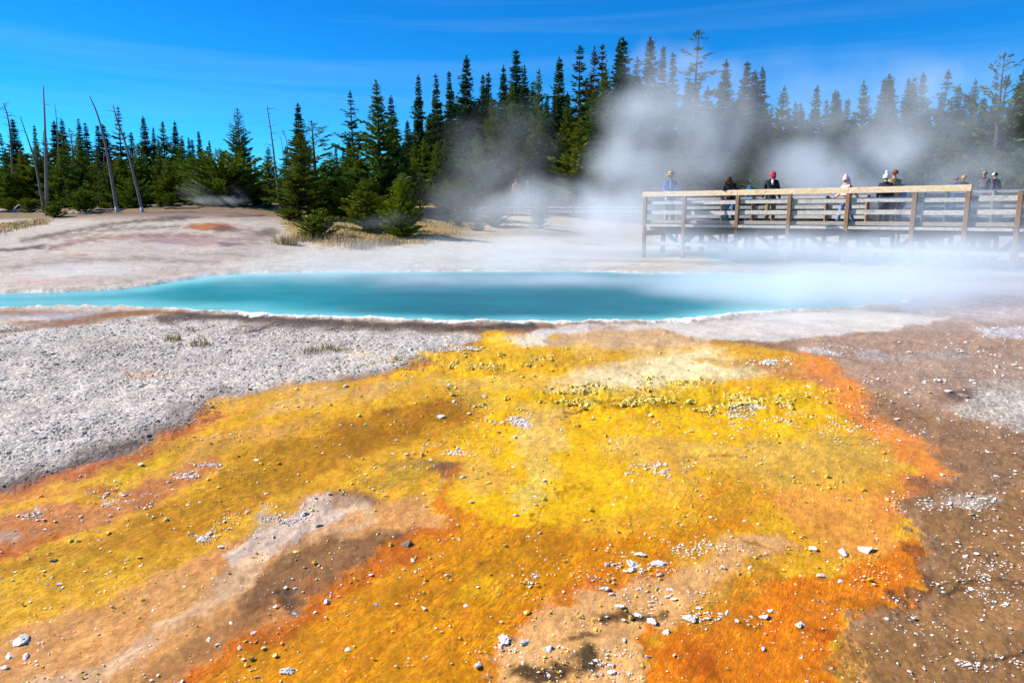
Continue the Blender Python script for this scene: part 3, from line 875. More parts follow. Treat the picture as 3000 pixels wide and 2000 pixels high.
def make_conifer(seed, h, rad, whorl, nbr, droop, kind, spike, base=0.06, gap=0.0, jag=0.25, crook=0.0):
    """needle sprays on whorled branches; returns crown mesh and trunk mesh"""
    g = np.random.default_rng(seed)
    P0, D0, S0 = [], [], []
    tb = MB()
    n = 9
    trunk = [(crook * math.sin(2.2 * i / (n - 1) + seed) * h * 0.012, crook * math.cos(1.7 * i / (n - 1) + seed) * h * 0.012, h * i / (n - 1)) for i in range(n)]
    r0 = h * 0.014 + 0.02
    tb.tube(trunk, [r0 * (1 - 0.93 * i / (n - 1)) * (1.25 if i == 0 else 1) for i in range(n)], 7)
    tr = np.array(trunk)
    z = h * base
    while z < h * 0.985:
        f = z / h
        rmax = rad(f) * (1 + jag * g.normal() * 0.5)
        cx, cyy = np.interp(z, tr[:, 2], tr[:, 0]), np.interp(z, tr[:, 2], tr[:, 1])
        k = max(3, int(round(nbr * (0.6 + 0.4 * (1 - f)) + g.normal() * 0.8)))
        ph = g.uniform(0, 6.28)
        for i in range(k):
            if g.random() < gap: continue
            az = ph + 2 * math.pi * i / k + g.normal() * 0.25
            L = max(0.05, rmax * g.uniform(0.55, 1.15))
            tip = min(1.0, 0.28 + 1.25 * (1 - f))
            dr = droop(f) + g.normal() * 0.10
            st = max(3, int(L / (spike * 0.34)))
            ts = np.linspace(0.12 if kind != 'layer' else 0.35, 1.0, st)
            ox, oy = math.cos(az), math.sin(az)
            zz = z + L * (math.sin(dr) * ts + 0.16 * ts ** 2 * (1 if kind != 'fir' else 0.4))
            pts = np.c_[cx + ox * ts * L * math.cos(dr), cyy + oy * ts * L * math.cos(dr), zz]
            if L > 0.5 and (kind in ('layer', 'lodge') or g.random() < 0.35):
                q = pts[::max(1, len(pts) // 3)]
                if len(q) > 1: tb.tube([(cx, cyy, z)] + [tuple(a) for a in q], [0.018] + [0.012] * (len(q) - 1) + [0.004], 4, caps=False)
            for t, p in zip(ts, pts):
                m = 5 if kind in ('pine', 'lodge') else 4
                if kind == 'lodge' and t < 0.45: continue
                wid = (1 - 0.55 * t)
                for j in range(m):
                    side = (1 if j % 2 else -1) * g.uniform(0.3, 1.1)
                    up = g.uniform(0.0, 0.55) if kind in ('spruce', 'fir', 'layer') else g.uniform(0.1, 1.2)
                    d = np.array([ox - oy * side, oy + ox * side, up + (-0.25 if kind == 'spruce' and j == 0 else 0)])
                    d /= np.linalg.norm(d)
                    P0.append(p + g.normal(size=3) * spike * 0.12)
                    D0.append(d * spike * tip * g.uniform(0.7, 1.25) * (0.7 + 0.5 * wid if kind in ('spruce', 'fir', 'layer') else 1.0))
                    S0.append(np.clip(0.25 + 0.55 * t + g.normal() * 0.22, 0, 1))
        z += whorl * (1.1 - 0.45 * f) * g.uniform(0.45, 1.5)
    # leader
    for j in range(7):
        P0.append(np.array([tr[-1, 0], tr[-1, 1], h * (0.965 + 0.004 * j)]))
        D0.append(np.array([g.normal() * 0.25, g.normal() * 0.25, 1.0]) * spike * 0.55)
        S0.append(0.6)
    P, D, S = np.array(P0), np.array(D0), np.array(S0)
    rnd = g.normal(size=P.shape)
    sd = np.cross(D, rnd)
    sd /= np.linalg.norm(sd, axis=1)[:, None] + 1e-9
    w = np.linalg.norm(D, axis=1)[:, None] * g.uniform(0.12, 0.22, (len(P), 1))
    V = np.stack([P - D * 0.1, P + D * 0.45 + sd * w, P + D, P + D * 0.45 - sd * w], 1).reshape(-1, 3)
    F = np.arange(len(P) * 4).reshape(-1, 4)
    crown = np_mesh("crown", V, F, False, {"shade": np.repeat(S, 4)})
    bmesh.ops.recalc_face_normals(tb.bm, faces=tb.bm.faces)
    tm = bpy.data.meshes.new("trunk")
    tb.bm.to_mesh(tm); tb.bm.free()
    return crown, tm, h

cone = lambda r, p=0.85, b=0.10: (lambda f: r * (min(1, 0.55 + f / b * 0.45)) * max(0.015, (1 - f)) ** p * (1.12 - 0.30 * f * f))
def round_cone(r):
    return lambda f: r * math.sin(math.pi * min(1, max(0.0, (f * 0.86 + 0.14))) ** 0.72) ** 0.85 + 0.02
PROTO = {}
def protos(pkind, n, **k):
    PROTO[pkind] = []
    mat = k.pop("mat")
    for i in range(n):
        c, t, h = make_conifer(100 * len(PROTO) + i, **k)
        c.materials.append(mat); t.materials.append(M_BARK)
        PROTO[pkind].append((c, t, h))
protos("spruce", 6, mat=M_SPRUCE, h=10.0, rad=cone(1.62, 1.08), whorl=0.26, nbr=10, droop=lambda f: -0.22 + 0.5 * f, kind='spruce', spike=0.42, base=0.04, gap=0.05, jag=0.8, crook=0.6)
protos("spire", 5, mat=M_SPRUCE, h=10.0, rad=cone(1.2, 1.05), whorl=0.25, nbr=9, droop=lambda f: -0.2 + 0.5 * f, kind='fir', spike=0.36, base=0.04, gap=0.05, jag=0.85)
protos("wide", 2, mat=M_SPRUCE, h=10.0, rad=cone(2.0, 0.95), whorl=0.5, nbr=8, droop=lambda f: -0.1 + 0.5 * f, kind='spruce', spike=0.46, base=0.08, gap=0.15, jag=0.8)
protos("feather", 1, mat=M_LODGE, h=9.0, rad=cone(1.75, 0.62), whorl=0.30, nbr=6, droop=lambda f: 0.55 + 0.2 * f, kind='fir', spike=0.34, base=0.10, gap=0.12)
protos("pine", 4, mat=M_PINE, h=4.0, rad=cone(1.0, 0.72, 0.12), whorl=0.21, nbr=8, droop=lambda f: 0.18 + 0.5 * f, kind='pine', spike=0.21, base=0.04, jag=0.35, crook=0.5)
protos("vivid", 1, mat=M_VIVID, h=2.6, rad=cone(0.68, 0.60, 0.14), whorl=0.115, nbr=9, droop=lambda f: 0.25 + 0.5 * f, kind='pine', spike=0.15, base=0.03, jag=0.3)
protos("bush", 2, mat=M_PINE, h=3.0, rad=round_cone(1.15), whorl=0.19, nbr=8, droop=lambda f: 0.25 + 0.5 * f, kind='pine', spike=0.20, base=0.03, jag=0.5)
protos("tallpine", 3, mat=M_LODGE, h=9.0, rad=cone(1.6, 0.86, 0.10), whorl=0.34, nbr=8, droop=lambda f: 0.05 + 0.6 * f, kind='pine', spike=0.36, base=0.05, jag=0.6, crook=1.0)
protos("lodge", 3, mat=M_LODGE, h=8.0, rad=cone(1.55, 0.50, 0.25), whorl=0.44, nbr=6, droop=lambda f: 0.1 + 0.5 * f, kind='lodge', spike=0.36, base=0.16, gap=0.14, jag=0.9, crook=1.6)
protos("layered", 1, mat=M_LODGE, h=12.0, rad=lambda f: (1.9 if f > 0.62 else 3.0) * (1 - f) ** 0.45 * (0.55 + 0.45 * math.sin(f * 61)), whorl=0.62, nbr=6, droop=lambda f: 0.06, kind='layer', spike=0.46, base=0.10, gap=0.12, jag=0.5, crook=1.2)
protos("rust", 2, mat=M_RUST, h=10.0, rad=cone(1.5, 0.95), whorl=0.42, nbr=7, droop=lambda f: -0.12 + 0.5 * f, kind='spruce', spike=0.42, base=0.06, gap=0.1, jag=0.7)
protos("shrub", 3, mat=M_PINE, h=1.2, rad=round_cone(0.52), whorl=0.13, nbr=7, droop=lambda f: 0.5, kind='pine', spike=0.15, base=0.02, jag=0.7)

TN = {"spruce": "spruce_tree", "spire": "fir_tree", "wide": "spruce_tree", "feather": "pine_tree", "pine": "young_pine", "vivid": "young_pine", "bush": "young_pine", "tallpine": "pine_tree", "lodge": "pine_tree", "layered": "pine_tree", "rust": "fir_tree", "shrub": "pine_shrub"}
_pc = {}
def tree(kind, px, top, Y, label, wid=1.0, group=None, base=None, lean=0.0):
    """a tree whose tip stands at photograph pixel (px, top) when rooted at ground distance Y"""
    x, y, z = [float(a) for a in at(px, top, Y)]
    if base is not None:
        b = [float(a[0]) for a in ground_hit(px, base)]
        Y = b[1]
        x, y, z = [float(a) for a in at(px, top, Y)]
    g = gz(x, y)
    lst = PROTO[kind]
    i = _pc.get(kind, 0); _pc[kind] = i + 1
    c, t, h = lst[i % len(lst)]
    s = max((z - g + 0.05) / h, 0.03)
    w = s * wid * random.uniform(0.98, 1.36)
    o = empty(TN[kind], (x, y, g - 0.05), random.uniform(0, 6.28))
    o.rotation_euler = (random.gauss(0, .018), random.gauss(0, .018), random.uniform(0, 6.28))
    if lean: o.rotation_euler = (0, lean, random.uniform(-.3, .3))
    o.scale = (w, w, s)
    link("trunk", t, None, o)
    link("crown", c, None, o)
    tag(o, label, "shrub" if kind == "shrub" else "tree", group)
    return o

# left skyline, from the frame's edge to the feathered pine
GL = "conifers of the left woods"
for k, px, tp, Y, w, lb in [
    ("wide", 0, 392, 52, 1.0, "blue-green spruce cut by the photo's left edge"),
    ("spruce", 40, 350, 56, 1.25, "broad blue-green spruce beside the branchy dead snag at far left"),
    ("spire", 97, 366, 60, 1.0, "thin dark fir between the short leaning snag and the tall straight snag"),
    ("spire", 123, 383, 62, 1.1, "small dark fir tip directly left of the tall straight snag"),
    ("spruce", 158, 357, 58, 1.15, "dark spruce with the thin distant snag in front, left one of a pair"),
    ("spruce", 176, 350, 60, 1.2, "dark spruce right of the thin distant snag, taller one of a pair"),
    ("lodge", 208, 378, 55, 1.1, "low rounded green pine between the spruce pair and the narrow twin firs"),
    ("spire", 231, 349, 62, 1.1, "taller of two narrow dark firs left of the first leaning snag"),
    ("spire", 251, 360, 64, 1.15, "shorter of two narrow dark firs left of the first leaning snag"),
    ("spire", 281, 368, 60, 1.25, "dark fir touching the left side of the first leaning snag"),
    ("spruce", 303, 365, 63, 1.1, "dark fir partly hidden behind the upper first leaning snag"),
    ("rust", 337, 314, 56, 0.95, "tall brownish-green fir behind the second leaning snag"),
    ("spire", 378, 388, 62, 1.25, "small dark fir to the right of the second leaning snag's middle"),
    ("spruce", 418, 340, 58, 1.0, "spruce with an open pointed top right of both leaning snags"),
    ("spire", 440, 370, 62, 1.0, "thin dark fir next to the spruce with the open pointed top"),
    ("tallpine", 471, 356, 58, 1.0, "blunt round-topped dark pine in the middle of the left woods"),
    ("spruce", 506, 355, 60, 1.0, "pointed dark spruce right of the blunt round-topped pine"),
    ("spire", 531, 398, 66, 1.2, "first of three small spires stepping down to the right"),
    ("spire", 551, 404, 68, 1.1, "second of three small spires stepping down to the right"),
    ("spire", 564, 410, 68, 1.2, "last of three small spires stepping down to the right"),
    ("spruce", 587, 386, 62, 1.0, "single dark spruce left of the large rounded bush pine"),
    ("spire", 614, 412, 66, 1.0, "short dark fir tip left of the tall feathered pine"),
    ("feather", 690, 319, 55, 1.0, "tall feathered pine with upswept branches alone against the sky"),
    ("spire", 728, 443, 66, 1.3, "small hazy fir right of the tall feathered pine"),
    ("spire", 743, 462, 70, 1.3, "lowest far fir before the gap in the woods"),
]:
    tree(k, px, tp, Y, lb, w, GL)
# young pines standing before them
GY = "young pines along the left clearing"
for k, px, tp, Y, w, lb in [
    ("pine", 12, 470, 46, 1.2, "dark young pine at the photo's left edge under the blue-green spruce"),
    ("pine", 58, 438, 47, 1.2, "bright young pine left of the short leaning snag"),
    ("pine", 104, 420, 47, 1.1, "young pine with yellow-green tip behind the tall straight snag"),
    ("pine", 168, 432, 46, 1.2, "young pine right of the tall straight snag"),
    ("tallpine", 226, 388, 46, 0.9, "tall bright young pine in the middle of the left clearing's edge"),
    ("lodge", 200, 410, 48, 1.0, "loose open young pine left of the tall bright young pine"),
    ("lodge", 284, 440, 44, 1.05, "slender young pine with bare dark stem left of the first leaning snag"),
    ("pine", 320, 478, 44, 0.9, "young pine filling the space between the two leaning snags"),
    ("pine", 350, 455, 47, 1.3, "dark young pine behind the lower second leaning snag"),
    ("bush", 385, 520, 42, 1.1, "low bushy pine at the foot of the second leaning snag"),
    ("pine", 402, 425, 48, 1.2, "bright-tipped young pine right of the second leaning snag"),
    ("tallpine", 458, 418, 47, 0.95, "full young pine below the blunt round-topped pine"),
    ("pine", 482, 460, 45, 1.1, "lower young pine leaning on the full young pine"),
    ("pine", 528, 424, 48, 1.1, "young pine behind the thin ground steam at left"),
    ("pine", 556, 450, 47, 1.1, "small young pine left of the rounded bush pine"),
    ("tallpine", 612, 428, 44, 1.15, "left and taller head of the large rounded bush pine clump"),
    ("bush", 648, 440, 43, 1.5, "broad rounded bush pine at the right end of the left woods"),
    ("pine", 690, 445, 44, 1.3, "dense pine forming the right shoulder of the left woods"),
    ("pine", 716, 470, 50, 1.2, "hazy pale young pine at the right edge of the left woods"),
]:
    tree(k, px, tp, Y, lb, w, GY)
for k, px, tp, bs, w, lb in [
    ("bush", 24, 577, 622, 0.8, "bright green pine shrub left of the pale fallen branches"),
    ("shrub", 82, 580, 622, 1.3, "loose pine shrub between the bright shrub and the tall straight snag"),
    ("lodge", 128, 562, 634, 0.8, "spindly sapling standing against the foot of the tall straight snag"),
    ("shrub", 158, 590, 636, 1.2, "low pine shrub right of the tall straight snag's foot"),
    ("bush", 236, 548, 622, 1.25, "bright rounded bush pine in front of the left woods"),
    ("lodge", 194, 520, 618, 0.7, "thin young pine with visible stem left of the bright rounded bush"),
    ("shrub", 300, 592, 616, 1.4, "small shrub right of the bright rounded bush"),
    ("bush", 497, 563, 607, 1.0, "hazy bush pine by the dark ground edge left of the ground steam"),
    ("shrub", 470, 585, 606, 1.3, "pale shrub beside the hazy bush pine"),
    ("shrub", 585, 566, 600, 1.5, "grey-green shrub dimmed by the ground steam"),
    ("shrub", 748, 545, 600, 1.3, "small pale shrub left of the dead snag in the gap"),
    ("shrub", 782, 562, 608, 1.0, "lone small sapling on the pale flat below the gap's snag"),
]:
    tree(k, px, tp, 40, lb, w, "shrubs at the edge of the pale flat", base=bs)
# middle stand
GM = "conifers of the middle stand"
for k, px, tp, Y, w, lb in [
    ("tallpine", 779, 430, 62, 1.3, "hazy far pine behind the dead snag in the gap"),
    ("spire", 834, 428, 60, 1.3, "narrow far fir left of the big foreground pine pair"),
    ("spruce", 866, 304, 46, 1.0, "grey-green spruce peeking above the big foreground pine pair"),
    ("lodge", 806, 470, 64, 1.3, "low hazy pine deep in the gap"),
    ("spire", 983, 422, 62, 1.2, "small far fir in the blue gap right of the big pine pair"),
    ("spire", 1004, 440, 64, 1.3, "tiny far fir beside the small fir in the blue gap"),
    ("wide", 1030, 269, 50, 0.85, "thin see-through spruce left of the tallest pine of the front row"),
    ("spire", 1018, 390, 48, 1.3, "lower grey fir at the foot of the thin see-through spruce"),
    ("tallpine", 1102, 236, 38, 1.15, "tallest dark pine of the front row with a needle-sharp yellowish tip"),
    ("spruce", 1151, 283, 41, 1.05, "dark spruce leaning close to the tallest front-row pine's right side"),
    ("spruce", 1213, 218, 50, 0.85, "tall spruce standing clear with sky on both sides"),
    ("spire", 1263, 264, 53, 0.9, "short dark fir left of the twin tall spires"),
    ("spire", 1285, 215, 52, 1.05, "left of the twin tall dark spires"),
    ("spire", 1313, 210, 54, 1.05, "right of the twin tall dark spires"),
    ("spruce", 1358, 165, 52, 1.0, "very tall wide dark spruce right of the twin spires"),
    ("tallpine", 1412, 220, 52, 0.75, "dark pine with fuzzy outline right of the very tall wide spruce"),
    ("spire", 1434, 212, 58, 1.1, "thin grey fir tip behind the fuzzy dark pine"),
    ("spruce", 1478, 191, 54, 0.9, "dark spruce left of the hazy pointed spruce in the middle stand"),
    ("spruce", 1520, 148, 58, 1.05, "hazy tall pointed spruce at the middle of the stand"),
    ("spire", 1541, 190, 57, 1.2, "slim fir hugging the hazy tall pointed spruce"),
    ("tallpine", 1584, 203, 48, 0.85, "large sunlit pine with a broad yellow-green flank"),
    ("spire", 1556, 240, 52, 1.3, "dark fir in the shadow left of the large sunlit pine"),
    ("spruce", 1636, 171, 52, 0.9, "dark spruce with brown-tinged top right of the large sunlit pine"),
    ("wide", 1699, 134, 54, 0.95, "gaunt dark spruce with long separate branches"),
    ("rust", 1738, 136, 58, 0.85, "left of two fir tops turned rusty brown"),
    ("rust", 1768, 134, 58, 0.85, "right of two fir tops turned rusty brown"),
    ("spruce", 1808, 115, 58, 0.85, "left and slimmer of the two tallest dark spruces"),
    ("spruce", 1833, 112, 57, 1.0, "right and fuller of the two tallest dark spruces"),
    ("spire", 1867, 168, 62, 1.2, "grey hazy fir right of the two tallest dark spruces"),
]:
    tree(k, px, tp, Y, lb, w, GM)
for k, px, tp, Y, w, lb in [
    ("pine", 1214, 420, 46, 1.1, "first bright young pine of the low row under the tall spires"),
    ("pine", 1243, 402, 46, 1.2, "second bright young pine of the low row under the tall spires"),
    ("pine", 1275, 414, 45, 1.1, "third bright young pine of the low row under the tall spires"),
    ("tallpine", 1300, 402, 46, 0.9, "last and fullest young pine of the low row under the tall spires"),
    ("pine", 1184, 450, 46, 1.1, "short dark young pine left of the bright low row"),
    ("tallpine", 1450, 290, 47, 1.0, "mid-height olive pine in front of the fuzzy dark pine"),
    ("tallpine", 1510, 240, 47, 0.85, "mid-height pine left of the large sunlit pine"),
    ("pine", 1345, 420, 46, 1.2, "steam-dimmed pine below the very tall wide spruce"),
    ("pine", 1395, 390, 45, 1.2, "steam-dimmed pine below the fuzzy dark pine"),
    ("tallpine", 1765, 190, 50, 0.9, "bright green pine rising under the rusty fir tops"),
    ("tallpine", 1730, 260, 47, 1.0, "broad sunlit pine bordering the steam column"),
    ("pine", 1700, 350, 45, 1.3, "low sunlit pine at the steam column's left edge"),
    ("pine", 1792, 375, 46, 1.2, "pale young pine half lost in the steam column"),
    ("pine", 1545, 400, 46, 1.1, "dark low pine under the large sunlit pine"),
    ("pine", 1640, 400, 47, 1.2, "shaded low pine with a pale dead stick before it"),
    ("tallpine", 1665, 300, 50, 1.0, "dark pine filling the space under the gaunt spruce"),
    ("pine", 1500, 420, 46, 1.2, "blackish low pine behind the two far walkers"),
    ("tallpine", 1820, 290, 52, 1.0, "shaded pine behind the left part of the steam column"),
]:
    tree(k, px, tp, Y, lb, w, "lower pines of the middle stand")
# the foreground knoll
for k, px, tp, bs, w, lb in [
    ("tallpine", 869, 388, 638, 1.75, "dense left half of the big foreground pine pair, skirted to the ground"),
    ("lodge", 908, 356, 615, 1.62, "open-crowned right half of the big foreground pine pair with visible trunk"),
    ("bush", 850, 606, 644, 1.49, "low sprawling branches at the foot of the big pine pair"),
    ("pine", 968, 448, 622, 1.47, "mid-size young pine right of the big foreground pine pair"),
    ("pine", 1041, 418, 604, 1.47, "bright narrow young pine left of the tallest front-row pine"),
    ("bush", 1010, 560, 634, 1.26, "dark low pine under the bright narrow young pine"),
    ("pine", 1003, 520, 640, 1.5, "dark-flanked young pine between the mid-size pine and the grey one"),
    ("pine", 948, 505, 628, 1.4, "shaded young pine close behind the open-crowned pine's right side"),
    ("pine", 1090, 560, 672, 1.3, "low dark pine touching the vivid little pine's left side"),
    ("bush", 925, 580, 636, 1.15, "low dark pine beneath the big pair's open crown"),
    ("shrub", 936, 612, 690, 1.08, "spiky pale sapling in thin steam on the grass knoll"),
    ("shrub", 908, 640, 694, 1.44, "faint shrub left of the spiky pale sapling"),
    ("pine", 1060, 522, 678, 1.47, "steam-greyed young pine left of the vivid little pine"),
    ("bush", 1117, 575, 662, 1.03, "dark round pine tucked behind the vivid little pine"),
    ("vivid", 1171, 510, 694, 1.12, "vivid green little pine standing alone nearest the pool"),
    ("lodge", 1228, 490, 622, 1.30, "pale see-through young pine right of the vivid little pine"),
    ("pine", 1308, 520, 626, 1.40, "dark young pine on the golden grass, left of a close pair"),
    ("bush", 1356, 520, 618, 1.09, "olive young pine on the golden grass, right of a close pair"),
    ("shrub", 1570, 540, 580, 1.20, "small sapling beside the two far walkers"),
    ("pine", 1622, 505, 606, 1.32, "misty young pine right of the two far walkers"),
    ("pine", 1448, 556, 664, 1.24, "misty grey pine below the far walkers"),
    ("pine", 1580, 580, 668, 1.08, "misty dark pine right of the milky bank"),
    ("shrub", 1342, 638, 662, 1.20, "tiny tuft-like shrub on the golden grass bank"),
    ("shrub", 1400, 650, 676, 1.44, "misty shrub at the right end of the grass bank"),
]:
    tree(k, px, tp, 36, lb, w, "pines on the grassy knoll", base=bs)
# right side, seen through steam
GR = "steam-veiled conifers on the right"
for k, px, tp, Y, w, lb in [
    ("spruce", 1920, 112, 62, 1.15, "tall ghostly spruce left of the layered pine"),
    ("spire", 1945, 135, 64, 1.1, "slim ghostly fir touching the tall ghostly spruce"),
    ("spire", 1986, 155, 66, 1.2, "faint fir between the ghostly spruce and the layered pine"),
    ("layered", 2056, 84, 54, 1.0, "tallest tree with flat layered branches above the steam"),
    ("spruce", 2126, 175, 60, 0.95, "bluish spruce just right of the layered pine"),
    ("spruce", 2180, 182, 58, 1.1, "bluish loose spruce second right of the layered pine"),
    ("spruce", 2214, 204, 58, 0.9, "left of a close pair of dark spruces right of the steam column"),
    ("spruce", 2238, 199, 60, 0.9, "right of a close pair of dark spruces right of the steam column"),
    ("tallpine", 2294, 254, 62, 1.0, "double-headed pale pine right of the close dark pair"),
    ("spire", 2336, 300, 64, 1.3, "short fir at the low notch of the right skyline, left one"),
    ("spire", 2345, 306, 66, 1.3, "short fir at the low notch of the right skyline, right one"),
    ("spruce", 2392, 255, 62, 1.0, "pointed pale spruce right of the low notch"),
    ("spire", 2422, 294, 64, 1.3, "low pine filling the skyline above the pink-hooded child"),
    ("spruce", 2450, 262, 60, 0.95, "left of two darker spruces above the pink-hooded child"),
    ("spruce", 2469, 266, 61, 0.9, "right of two darker spruces above the pink-hooded child"),
    ("spire", 2490, 290, 64, 1.1, "narrow pale fir in the dip left of the broad bluish spruce"),
    ("tallpine", 2537, 238, 60, 0.9, "broad bluish pine in the middle of the right skyline"),
    ("spruce", 2592, 232, 62, 1.0, "pale spruce above the woman in the white bobble hat"),
    ("spire", 2613, 238, 64, 1.0, "slim pale fir just right of the spruce above the bobble hat"),
    ("spruce", 2633, 217, 60, 1.0, "pointed spruce, tallest of the pale cluster above the boardwalk corner"),
    ("spire", 2659, 231, 62, 1.1, "slim fir right of the tallest in the pale cluster"),
    ("spire", 2684, 228, 62, 1.1, "slim fir left of the dark rounded pine"),
    ("tallpine", 2710, 212, 58, 1.0, "dark rounded pine left of the blue-green conical one"),
    ("wide", 2763, 209, 57, 0.85, "blue-green conical spruce alone between two dips"),
    ("spruce", 2811, 249, 60, 0.9, "dark pine top between the conical spruce and the leaning one"),
    ("tallpine", 2853, 234, 56, 0.85, "full blue-green pine left of the tall irregular pine"),
    ("lodge", 2951, 158, 50, 0.95, "tall irregular pine near the photo's right edge"),
    ("lodge", 2925, 225, 51, 1.0, "lower companion hugging the tall irregular pine's left side"),
    ("tallpine", 2990, 204, 52, 0.9, "dark pine cut by the photo's right edge"),
    ("spire", 2882, 290, 58, 1.2, "small fir in the dip left of the tall irregular pine"),
]:
    tree(k, px, tp, Y, lb, w, GR)
# second rank: crowns that only fill the dark between the others
fill_l = [(x, 455 + random.uniform(-15, 25)) for x in range(-60, 720, 34)]
for x, tp in fill_l:
    tree("tallpine" if random.random() < .5 else "spruce", x, tp, random.uniform(52, 58), "dark conifer lost in the shade behind the left clearing's young pines", 1.2, "shaded conifers behind the left young pines")
for x in range(1195, 1960, 30):
    tree(random.choice(["tallpine", "spruce"]), x, random.uniform(300, 380), random.uniform(52, 60), "dark conifer lost in the shade beneath the middle stand's tall spires", 1.15, "shaded conifers inside the middle stand")
for x in range(1960, 3080, 36):
    tree(random.choice(["tallpine", "spruce"]), x, random.uniform(310, 390), random.uniform(50, 58), "dim conifer behind the steam and the boardwalk visitors", 1.15, "dim conifers behind the boardwalk steam")
for x in range(2180, 3060, 58):
    tree(random.choice(["tallpine", "pine"]), x, random.uniform(400, 460), random.uniform(45, 50), "low olive pine in the steam right behind the boardwalk visitors", 1.2, "low pines behind the boardwalk steam")
for x in range(740, 1200, 36):
    tree(random.choice(["tallpine", "spruce"]), x, random.uniform(500, 540), random.uniform(56, 64), "far hazy conifer low in the gap between the woods", 1.3, "far conifers low in the gap")

for x in range(1235, 1900, 22):
    sk = np.interp(x, [1235, 1300, 1400, 1520, 1640, 1760, 1840, 1900], [300, 262, 250, 235, 245, 205, 180, 225])
    tree(random.choice(["spruce", "spire", "spruce", "tallpine"]), x + random.uniform(-8, 8), sk + random.uniform(0, 60), random.uniform(56, 64), "dark spire packed among others just under the middle stand's skyline", 1.05, "close-packed dark spires of the middle stand")
for x in range(1930, 3060, 30):
    sk = np.interp(x, [1930, 2056, 2200, 2330, 2500, 2660, 2800, 3060], [205, 230, 245, 320, 310, 262, 275, 250])
    tree(random.choice(["spruce", "spire", "tallpine"]), x + random.uniform(-10, 10), sk + random.uniform(0, 60), random.uniform(58, 64), "pale spire packed among others just under the steamy right skyline", 1.1, "close-packed pale spires on the right")

# bare snags
def snag(pts, r0, label, foot=True, twigs=0, name="dead_tree"):
    """pts: photograph pixels with ground distance, foot first"""
    P = [Vector([float(a) for a in at(px, py, Y)]) for px, py, Y in pts]
    g = gz(P[0].x, P[0].y)
    P[0].z = g - 0.1
    o = empty(name, (P[0].x, P[0].y, g))
    # smooth the bend
    Q = []
    for i in range(len(P) - 1):
        p0, p1, p2, p3 = P[max(i - 1, 0)], P[i], P[i + 1], P[min(i + 2, len(P) - 1)]
        for k in range(6):
            t = k / 6
            Q.append(0.5 * ((2 * p1) + (-p0 + p2) * t + (2 * p0 - 5 * p1 + 4 * p2 - p3) * t * t + (-p0 + 3 * p1 - 3 * p2 + p3) * t ** 3))
    Q.append(P[-1])
    n = len(Q)
    off = Vector((P[0].x, P[0].y, g))
    Q = [q - off for q in Q]
    rad = [r0 * 0.62 * (1 - 0.80 * i / (n - 1)) for i in range(n)]
    rad[0] *= 1.25
    k = max(3, n // 8)
    mb = MB(); mb.tube(Q, rad, 8); mb.build("trunk", M_SNAG, o, True)
    if foot:
        mb = MB(); mb.tube(Q[:k], [r * 1.04 for r in rad[:k]], 8); mb.build("bleached_foot", M_SNAGFOOT, o, True)
    if twigs:
        for _ in range(twigs):
            mb = MB()
            i = random.randrange(n // 4, n - 1)
            a = random.choice([-1, 1])
            L = random.uniform(0.25, 0.9) * (1 - 0.5 * i / n)
            b = Q[i]
            d = Vector((a, random.uniform(-.6, .6), random.uniform(-.1, .4)))
            mb.tube([b, b + d * L * 0.5 + Vector((0, 0, .08 * L)), b + d * L - Vector((0, 0, .15 * L))], [0.022, 0.014, 0.006], 5)
            mb.build("branch", M_SNAG, o, True)
    return tag(o, label, "dead tree", "bare dead snags")

snag([(40, 610, 50), (32, 420, 50), (22, 340, 50), (9, 301, 50)], 0.13, "dead snag with fine drooping twigs at the photo's far left", False, 26)
snag([(124, 578, 42), (104, 480, 42), (84, 415, 42), (58, 339, 42)], 0.12, "short snag leaning left, left of the tall straight bare trunk", False, 3)
snag([(137, 622, 36), (135, 500, 36), (132, 380, 36), (127, 252, 36)], 0.16, "tallest bare trunk, standing straight near the left edge", False, 3)
snag([(178, 560, 52), (171, 440, 52), (166, 360, 52), (160, 304, 52)], 0.10, "thin upright distant snag between dark spruces", False, 5)
snag([(343, 614, 37), (330, 540, 37), (308, 420, 37), (285, 335, 37), (262, 281, 37)], 0.15, "taller of two big bent bare trunks leaning left", True, 2)
snag([(418, 612, 37), (400, 545, 37), (370, 430, 37), (346, 360, 37), (330, 307, 37)], 0.14, "shorter of two big bent bare trunks, foot whitened", True, 2)
snag([(822, 606, 40), (810, 520, 40), (797, 410, 40), (782, 309, 40)], 0.13, "lone dark snag leaning left in the gap between the woods", True, 14)
snag([(852, 500, 52), (840, 420, 52), (825, 377, 52)], 0.07, "thin curved snag behind the big foreground pine pair", False, 4)
snag([(832, 440, 54), (826, 420, 54), (816, 405, 54)], 0.05, "slender slanting dead twig-like snag left of the curved one", False, 0)
snag([(305, 560, 46), (305, 480, 46), (303, 440, 46)], 0.07, "pale dead stem behind the first leaning snag", False, 6)
snag([(1192, 575, 35), (1186, 545, 35), (1190, 520, 35)], 0.04, "crooked whitish dead stem right of the vivid little pine", True, 4)

